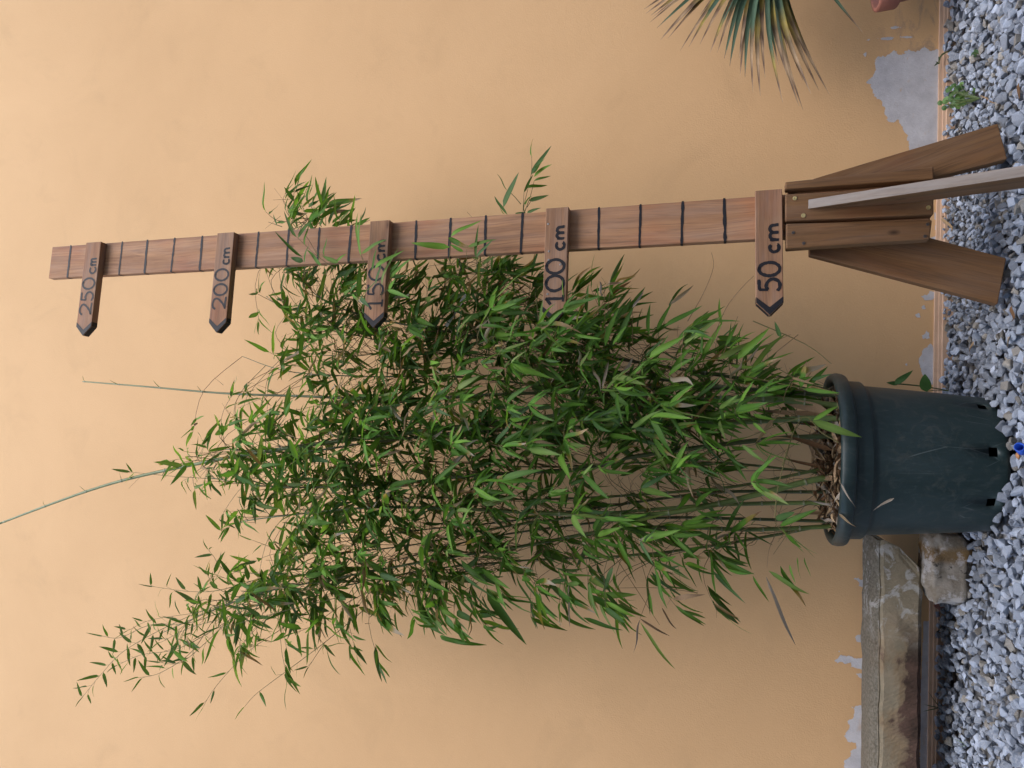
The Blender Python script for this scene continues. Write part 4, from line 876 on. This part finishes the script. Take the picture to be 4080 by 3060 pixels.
# leaves: the 300 that show largest are parts of their own, the rest one mass of foliage
order = sorted(range(len(LEAVES)), key=lambda i: -LEAVES[i][3]); big = set(order[:300])
for i in order[:300]:
    k, v, Mx, _ = LEAVES[i]; reg(bpy.data.objects.new('leaf', BLM[k][v]), Mx, BB)
V, Fc, C = [], [], []
for i, (k, v, Mx, _) in enumerate(LEAVES):
    if i in big: continue
    vs, fs, cs = BL[k][v]; b = len(V); kk = lr.uniform(0.72, 1.25); V += [Mx @ q for q in vs]; Fc += [tuple(a + b for a in f) for f in fs]; C += [(c[0] * kk, c[1] * kk, c[2] * kk) for c in cs]
tag(obj('foliage', V, Fc, M_LEAF, BB, None, C, True), kind='stuff')
print('LEAVES', len(LEAVES), 'clusters', made)

# ------------------------------------------------------------------ dry litter in the planter, and loose dry leaves
V, Fc, C = [], [], []; dr = random.Random(31)
for _ in range(900):
    a_ = dr.uniform(0, 6.283); r_ = 0.188 * math.sqrt(dr.random()); hgt = 0.030 + 0.050 * (1 - (r_ / 0.19) ** 2) * dr.random()
    p = POT_C + Vector((r_ * math.cos(a_), r_ * math.sin(a_), 0.312 + dr.uniform(0, 1) * hgt)); L = dr.uniform(0.025, 0.075); b_ = dr.uniform(0, 6.283)
    d = Vector((math.cos(b_), math.sin(b_), dr.uniform(-0.35, 0.55))).normalized(); k = dr.randrange(len(BL['d'])); vs, fs, cs = BL['d'][k]
    te = p + d * L
    if (te.xy - POT_C.xy).length > 0.192: d.x, d.y = -d.x, -d.y
    if (p + d * L).z < 0.31: d.z = abs(d.z)
    Mx = leaf_M(p, p + d * L, dr.uniform(0.007, 0.020), Vector((0, 0, 1)), dr.uniform(-1, 1)); b = len(V); kk = dr.uniform(0.55, 1.25)
    V += [Mx @ q for q in vs]; Fc += [tuple(i + b for i in f) for f in fs]; C += [tuple(x * kk for x in c) for c in cs]
tag(obj('leaf_litter', V, Fc, M_DRY, None, None, C, True), 'heap of dry brown bamboo leaves on top of the planter soil', 'dry leaves', kind='stuff')
def dry(b, t, wd, label, k, up=Vector((0, -1, 0.4)), group=None):
    o = reg(bpy.data.objects.new('dry_leaf', BLM['d'][k]), leaf_M(b, t, wd, up)); tag(o, label, 'dry leaf', group); return o
rimY = POT_C.y - 0.2175
dry(P(3349, 1924, rimY), P(3413, 2022, rimY - 0.003), 0.007, 'curled pale dry leaf hanging over the planter rim beside the broad pale sheath', 2)
dry(P(3342, 2046, rimY + 0.03), P(3415, 2102, rimY + 0.03), 0.009, 'curled pale dry leaf hanging over the planter rim at the end by the stone beam', 3)
dry(P(3562, 1985, POT_C.y - 0.182), P(3474, 2038, POT_C.y - 0.195), 0.008, 'single pinkish dry leaf clinging to the side of the planter', 2)
dry(P(3340, 1500, 1.95), P(3318, 1580, 1.93), 0.012, 'curled brown dry leaf standing up at the planter rim below the gauge', 4)
for i, (x0, y0, x1, y1, lab) in enumerate(((3765, 860, 3792, 925, 'tan dry leaf lying at the wall foot beneath the gauge stand'), (4035, 1215, 4048, 1290, 'pink dry bamboo leaf on the gravel between gauge foot and planter'), (4028, 1320, 4018, 1390, 'straw coloured dry leaf on the gravel beside the planter'), (3880, 1360, 3862, 1410, 'split pale dry blade lying on gravel behind the planter edge'), (3905, 380, 3960, 420, 'dry grass blade lying beside the green weed'), (4060, 330, 4076, 400, 'long tan straw on the bright gravel near the foot board'), (3735, 1145, 3722, 1112, 'crumpled brown leaf against the trim beside the bare foot board'))):
    b = G(x0, y0, 0.012); t = G(x1, y1, 0.018)
    if b.y > WALL - 0.03: b.y = WALL - 0.03
    if t.y > WALL - 0.03: t.y = WALL - 0.03
    dry(b, t, 0.010 if i != 4 else 0.005, lab, i % len(BL['d']), Vector((0, -.5, 1)))

# ------------------------------------------------------------------ plant label hung in the bamboo
t0, t1 = P(1858, 1172, 1.95), P(1778, 1300, 1.95); d = (t1 - t0); L = d.length; x = d / L; z = Vector((0.1, -1, 0.15)); z = (z - x * z.dot(x)).normalized(); y = z.cross(x)
LB = bobj('plant_label', board_bm([(0, -0.0055), (L, -0.0055), (L, 0.0055), (0, 0.0055)], 0.0008, 0), M_LABEL, None, frame(t0, x, y, z))
tag(LB, 'white plastic strip label with small black print hanging among the bamboo leaves', 'plant label')
parts = []; pr_ = random.Random(2)
def lab_bar(a, b, c, e): return ([Vector((a, c, 0.0012)), Vector((b, c, 0.0012)), Vector((b, e, 0.0012)), Vector((a, e, 0.0012))], [(0, 1, 2, 3)])
u = L * 0.30
while u < L * 0.50: wd = pr_.uniform(0.0012, 0.0025); parts.append(lab_bar(u, u + wd, -0.003, pr_.uniform(0.001, 0.003))); u += wd + 0.0012
u = L * 0.36
while u < L * 0.78: wd = pr_.uniform(0.002, 0.006); parts.append(lab_bar(u, u + wd, -0.0052, -0.0040)); u += wd + 0.001
v_, f_ = join(parts); obj('print', v_, f_, M_INK, LB, frame(t0, x, y, z))

# ------------------------------------------------------------------ stone beam on its blocks
BM_Y0 = 2.115
beam_prof = [(BM_Y0 + 0.010, 0.094), (BM_Y0, 0.104), (BM_Y0 - 0.001, 0.150), (BM_Y0, 0.186), (BM_Y0 + 0.004, 0.192), (BM_Y0 + 0.006, 0.194), (BM_Y0 + 0.004, 0.1965), (BM_Y0 + 0.010, 0.204), (BM_Y0 + 0.030, 0.212), (BM_Y0 + 0.060, 0.2165), (BM_Y0 + 0.130, 0.2175), (BM_Y0 + 0.150, 0.205), (BM_Y0 + 0.152, 0.110), (BM_Y0 + 0.145, 0.096)]
vs = []; N = 80; m = len(beam_prof); XL, XR = -1.62, -0.408
for i in range(N + 1):
    f = i / N; X0 = XL + (XR - XL) * f
    for (yy, z) in beam_prof:
        X = X0
        if f > 0.80:                                   # broken right end, cut back towards the bottom
            cut = max(0.0, (0.165 - z) / 0.07); X = XL + (XR - 0.075 * cut - XL) * f + 0
        p = Vector((X, yy, z)); nz = noise.noise_vector(p * 14) * 0.0035 + noise.noise_vector(p * 45) * 0.0016
        if f > 0.97: nz += noise.noise_vector(p * 30) * 0.008
        vs.append(p + nz)
fs = [(i * m + k, (i + 1) * m + k, (i + 1) * m + (k + 1) % m, i * m + (k + 1) % m) for i in range(N) for k in range(m)]
fs += [tuple(range(m)), tuple(N * m + k for k in reversed(range(m)))]
o = obj('stone_beam', vs, fs, M_BEAM); tag(o, 'long weathered sandstone beam with moulded top edge and reddish brown stains', 'stone beam')
def block(name, c, ax, seed, label):
    bm = bmesh.new(); bmesh.ops.create_icosphere(bm, subdivisions=4, radius=1.0)
    for v in bm.verts:
        d = v.co.copy(); q = Vector([math.copysign(abs(k) ** 0.55, k) for k in d]); s = Vector((seed, seed * 2, 0))
        n_ = 1 + 0.16 * noise.noise(d * 1.6 + s) + 0.10 * noise.noise(d * 4 + s) + 0.05 * noise.noise(d * 9 + s) + 0.025 * noise.noise(d * 22 + s)
        v.co = Vector((q.x * ax[0] * n_, q.y * ax[1] * n_, q.z * ax[2] * n_))
    return tag(bobj(name, bm, M_BLOCK, None, Matrix.Translation(c), True), label, 'stone')
block('support_stone', BEAM_BLOCK + Vector((0, 0, 0.010)), (0.094, 0.062, 0.054), 3.0, 'rounded pale fieldstone with ochre band propping the stone beam')
block('support_stone', Vector((-1.42, 2.15, 0.038)), (0.085, 0.07, 0.056), 9.0, 'fieldstone propping the far end of the stone beam')
v_, f_ = lathe([(0.0005, 0.0), (0.03, 0.0), (0.036, 0.02), (0.040, 0.024), (0.040, 0.03)], 7)
sh = bobj('terracotta_shard', board_bm([(-0.03, -0.01), (0.025, -0.016), (0.032, 0.012), (-0.012, 0.02)], 0.010, 0.002), M_TERRA, None, Matrix.Translation(P(3760, 2402, WALL - 0.05) + Vector((0, 0, 0.004))) @ Matrix.Rotation(R(70), 4, 'X'))
tag(sh, 'small terracotta shard behind the rounded support stone', 'shard')

# ------------------------------------------------------------------ palm in its terracotta pot at the right
TP_C = Vector((1.142, 2.10, -0.004))
v_, f_ = lathe([(0.0005, 0.0), (0.080, 0.0), (0.088, 0.004), (0.108, 0.165), (0.1085, 0.168), (0.120, 0.168), (0.123, 0.172), (0.125, 0.214), (0.122, 0.219), (0.115, 0.219), (0.112, 0.214), (0.106, 0.150), (0.0005, 0.150)], 64)
tp = obj('terracotta_pot', v_, f_, M_TERRA, None, Matrix.Translation(TP_C), None, True); tag(tp, 'pinkish terracotta pot with thick rim standing under the palm', 'pot')
PALM = thing('palm', 'fan palm with dry yellow and brown leaflet tips growing from the terracotta pot', 'palm', TP_C + Vector((0, 0, 0.15)))
crown = TP_C + Vector((0.0, 0.0, 0.30)); pg = random.Random(17)
ps = [crown + Vector((0, 0, -0.155 + 0.155 * i / 6)) for i in range(7)]
v_, f_ = tube(ps, [0.034 + 0.006 * math.sin(i * 2.3) for i in range(7)], 12); obj('trunk', v_, f_, M_TWIG, PALM, None, [(0.09, 0.06, 0.035)] * len(v_), True)
def leaflet(hub, tip, wd, dryf, parent):
    seg = 9; vs, fs, cs = [], [], []; d = tip - hub; L = d.length; x = d / L
    up = Vector((0, -0.9, 0.5)); y = up.cross(x).normalized(); z = x.cross(y).normalized()
    for i in range(seg + 1):
        t = i / seg; c = hub + d * t + Vector((0, 0, 0.05 * L * math.sin(math.pi * t)))
        w_ = wd * (0.35 + 0.65 * min(1, t / 0.35)) * (1 if t < 0.5 else max(0.03, (1 - t) / 0.5) ** 0.8)
        for s in (-1, 0, 1): vs.append(c + y * (w_ * s * 0.5) + z * (abs(s) * w_ * 0.28))
        g0 = (0.040, 0.075, 0.038) if (i + int(wd * 1e5)) % 2 else (0.048, 0.086, 0.045)
        if t > 1 - dryf * 0.45: col = (0.30, 0.20, 0.11) if i % 2 else (0.10, 0.055, 0.03)
        elif t > 1 - dryf * 0.75: col = (0.26, 0.19, 0.035) if i % 2 else (0.12, 0.075, 0.03)
        elif t > 0.9: col = (0.16, 0.10, 0.05)
        else: col = g0
        cs += [col, tuple(k * 1.25 for k in col), col]
    for i in range(seg):
        for s in (0, 1): fs.append((i * 3 + s, (i + 1) * 3 + s, (i + 1) * 3 + s + 1, i * 3 + s + 1))
    obj('leaflet', vs, fs, M_PALM, parent, None, cs, True)
def frond(hub, tips, wd, dry_):
    pt = cat_rom([crown + Vector((0, 0, -0.03)), crown.lerp(hub, 0.5) + Vector((0, 0, 0.06)), hub], 8)
    v_, f_ = tube(pt, [0.008 - 0.004 * i / (len(pt) - 1) for i in range(len(pt))], 6)
    fo = obj('frond', v_, f_, M_PALM, PALM, None, [(0.07, 0.10, 0.05)] * len(v_), True)
    for t in tips: leaflet(hub, t, wd * pg.uniform(0.8, 1.15), pg.choice(dry_), fo)
hub1 = P(3080, -250, 2.06)
tipl = [(135, 75), (150, 110), (200, 145), (180, 185), (240, 230), (270, 325), (330, 315), (430, 415), (500, 385), (590, 365), (675, 430), (735, 430), (790, 480), (835, 540), (915, 475), (920, 625), (960, 630), (1015, 670), (1025, 755), (1085, 785), (1125, 635), (1268, 835), (1310, 395), (1400, 865), (1435, 900), (1498, 765), (1500, 520), (1565, 740), (1648, 770)]
tips = [P(2500 + .4883 * x, .4883 * y, pg.uniform(1.98, 2.20)) for x, y in tipl]
tips += [hub1 + Vector((math.cos(a_) * 0.36, pg.uniform(-.1, .1), math.sin(a_) * 0.36)) for a_ in [R(40 + 12 * i) for i in range(8)] + [R(-60 - 10 * i) for i in range(4)]]
tips += [P(x + pg.uniform(-60, 60), y, pg.uniform(2.0, 2.2)) for x, y in ((2760, 60), (2820, 90), (2880, 130), (2930, 160), (2990, 200), (3020, 170), (3060, 220), (3090, 260), (3130, 300), (3180, 320), (3200, 250))]
frond(hub1, tips, 0.0175, (0.0, 0.3, 0.55, 0.7, 0.8))
hub2 = P(3150, -330, 2.10) + Vector((0, 0, 0.0))
frond(hub2, [P(3438, 129, 2.12)] + [hub2 + Vector((math.cos(a_) * 0.30, pg.uniform(-.15, .05), math.sin(a_) * 0.30)) for a_ in [R(-20 - 14 * i) for i in range(7)]], 0.012, (0.25, 0.35))
for k, a_ in enumerate((20, 75, 130)):
    hb = crown + Vector((math.cos(R(a_ - 40)) * 0.28 + 0.12, -0.10 + 0.06 * k, 0.22 + 0.10 * k))
    frond(hb, [hb + Vector((math.cos(R(q)) * 0.30 * (1 if math.cos(R(q)) > -0.3 else 0.35), pg.uniform(-.15, .08), math.sin(R(q)) * 0.30)) for q in range(-70, 150, 11)], 0.012, (0.0, 0.3))

# ------------------------------------------------------------------ small weeds
def weed_leaf(c, nrm, r, long=1.0, pt=None):
    n = 10; a = nrm.orthogonal().normalized() if pt is None else (pt - nrm * pt.dot(nrm)).normalized(); b = nrm.cross(a)
    vs = [c + nrm * 0.0006] + [c + (a * math.cos(2 * math.pi * k / n) * r * long + b * math.sin(2 * math.pi * k / n) * r) * (1 + 0.05 * math.sin(3 * k)) - nrm * (0.12 * r) for k in range(n)]
    return vs, [(0, 1 + k, 1 + (k + 1) % n) for k in range(n)]
wr_ = random.Random(4); WCOL = [(0.075, 0.16, 0.035), (0.055, 0.12, 0.032), (0.11, 0.22, 0.05), (0.055, 0.12, 0.035)]
root = G(3905, 392, -0.005); W1 = thing('weed', 'bright green round leaved weed sprouting from gravel by the wall', 'weed', root)
heads = [(3745, 410), (3762, 430), (3768, 400), (3790, 395), (3810, 400), (3800, 340), (3820, 350), (3830, 335), (3845, 345), (3850, 370), (3860, 385), (3795, 420), (3815, 420), (3835, 410), (3858, 360), (3875, 365), (3780, 355), (3790, 375), (3822, 378), (3840, 392), (3870, 395), (3805, 365)]
sv = []
for i, (x, y) in enumerate(heads):
    p = P(x, y, 2.14 - 0.05 * ((x - 3745) / 130) + wr_.uniform(-.02, .02)); sv.append(tube(cat_rom([root, root.lerp(p, .55) + Vector((wr_.uniform(-.01, .01), 0, .012)), p], 5), 0.0009, 4))
    nrm = Vector((wr_.uniform(-.5, .5), -0.75, wr_.uniform(0.2, 0.9))).normalized(); v_, f_ = weed_leaf(p, nrm, wr_.uniform(0.006, 0.0095), wr_.uniform(1.0, 1.3), Vector((wr_.uniform(-1, 1), 0, wr_.uniform(-1, 1))))
    obj('leaf', v_, f_, M_PALM, W1, None, [WCOL[wr_.randrange(3)]] * len(v_))
v_, f_ = join(sv); obj('stems', v_, f_, M_PALM, W1, None, [(0.10, 0.14, 0.05)] * len(v_))
def small_plant(name, label, root, leaves, cat='weed', col=WCOL[1], kind='g'):
    T = thing(name, label, cat, root); st = []
    for b, t, wd in leaves:
        st.append(tube(cat_rom([root, root.lerp(b, .5) + Vector((0.004, 0, 0.008)), b], 4), 0.0011, 5))
        vs, fs, cs = BL[kind][wr_.randrange(len(BL[kind]))]; Mx = leaf_M(b, t, wd, Vector((0.1, -1, 0.35)))
        obj('leaf', [Mx @ q for q in vs], fs, M_PALM, T, None, [tuple(k * 1.0 for k in col)] * len(vs), True)
    v_, f_ = join(st); obj('stems', v_, f_, M_PALM, T, None, [(0.09, 0.13, 0.045)] * len(v_)); return T
r2 = Vector((P(3700, 1560, 2.20).x, 2.22, -0.005))
small_plant('broadleaf_weed', 'broad leaved green weed peeping out from behind the planter', r2, [(P(3565, 1530, 2.20), P(3638, 1475, 2.19), 0.020), (P(3580, 1528, 2.20), P(3532, 1524, 2.20), 0.016), (P(3690, 1560, 2.20), P(3685, 1490, 2.19), 0.040)], 'weed', (0.045, 0.115, 0.025))
r3 = G(3765, 2822, -0.005); small_plant('grass_tuft', 'thin green grass tuft against the trim below the stone beam', r3, [(r3 + Vector((0, 0, 0.01)), P(3684, 2812, r3.y), 0.003), (r3 + Vector((0, 0, 0.012)), P(3700, 2765, r3.y), 0.003), (r3 + Vector((0, 0, 0.015)), P(3678, 2838, r3.y), 0.003)], 'grass', (0.07, 0.12, 0.04))
r4 = G(3862, 2965, -0.003); small_plant('grass_tuft', 'faint grass seedling on open gravel in front of the stone beam', r4, [(r4 + Vector((0, 0, 0.006)), P(3785, 2940, r4.y + .03), 0.003), (r4 + Vector((0, 0, 0.006)), P(3815, 2985, r4.y + .02), 0.003)], 'grass', (0.11, 0.15, 0.08))
r5 = G(3755, 245, -0.003); r5.y = min(r5.y, WALL - 0.025); small_plant('sprig', 'tiny dark sprig growing at the trim beside the large plaster patch', r5, [(P(3738, 250, r5.y), P(3722, 262, r5.y), 0.006), (P(3742, 255, r5.y), P(3728, 244, r5.y), 0.005), (P(3745, 240, r5.y), P(3740, 225, r5.y), 0.007)], 'weed', (0.035, 0.06, 0.025))
r6 = G(3905, 215, -0.003); small_plant('seedling', 'single broad green leaf low on gravel near the terracotta pot', r6, [(r6 + Vector((0, 0, 0.008)), P(3868, 222, r6.y), 0.020), (r6 + Vector((0, 0, 0.006)), P(3880, 195, r6.y), 0.014)], 'weed', (0.05, 0.10, 0.035))
r7 = G(3768, 2505, -0.003); r7.y = min(r7.y, WALL - 0.03); small_plant('sprig', 'small blackish sprig standing at the trim below the stone beam', r7, [(P(3752, 2512, r7.y), P(3728, 2520, r7.y), 0.008), (P(3755, 2506, r7.y), P(3752, 2490, r7.y), 0.005)], 'weed', (0.012, 0.014, 0.010))

# ------------------------------------------------------------------ litter on the gravel in front of the planter
pb = G(4068, 1790, 0.020)
v_, f_ = lathe([(0.0005, -0.014), (0.0085, -0.014), (0.0095, -0.012), (0.0095, 0.016), (0.0078, 0.016), (0.0078, -0.010), (0.0005, -0.010)], 28)
bc = obj('bottle_cap', v_, f_, M_BLUE, None, Matrix.Translation(pb) @ Matrix.Rotation(R(60), 4, 'X') @ Matrix.Rotation(R(20), 4, 'Y'), None, True); tag(bc, 'small bright blue plastic cap lying in the gravel before the planter', 'cap')
vs, fs, c = SV[5]; oc = obj('clay_chip', [v * 0.0085 for v in vs], fs, M_ORANGE, None, Matrix.Translation(G(4055, 1815, 0.017))); tag(oc, 'small orange clay chip beside the blue cap', 'chip')
S.render.film_transparent = False
S.cycles.max_bounces = 6; S.cycles.diffuse_bounces = 3; S.cycles.glossy_bounces = 2; S.cycles.transmission_bounces = 3
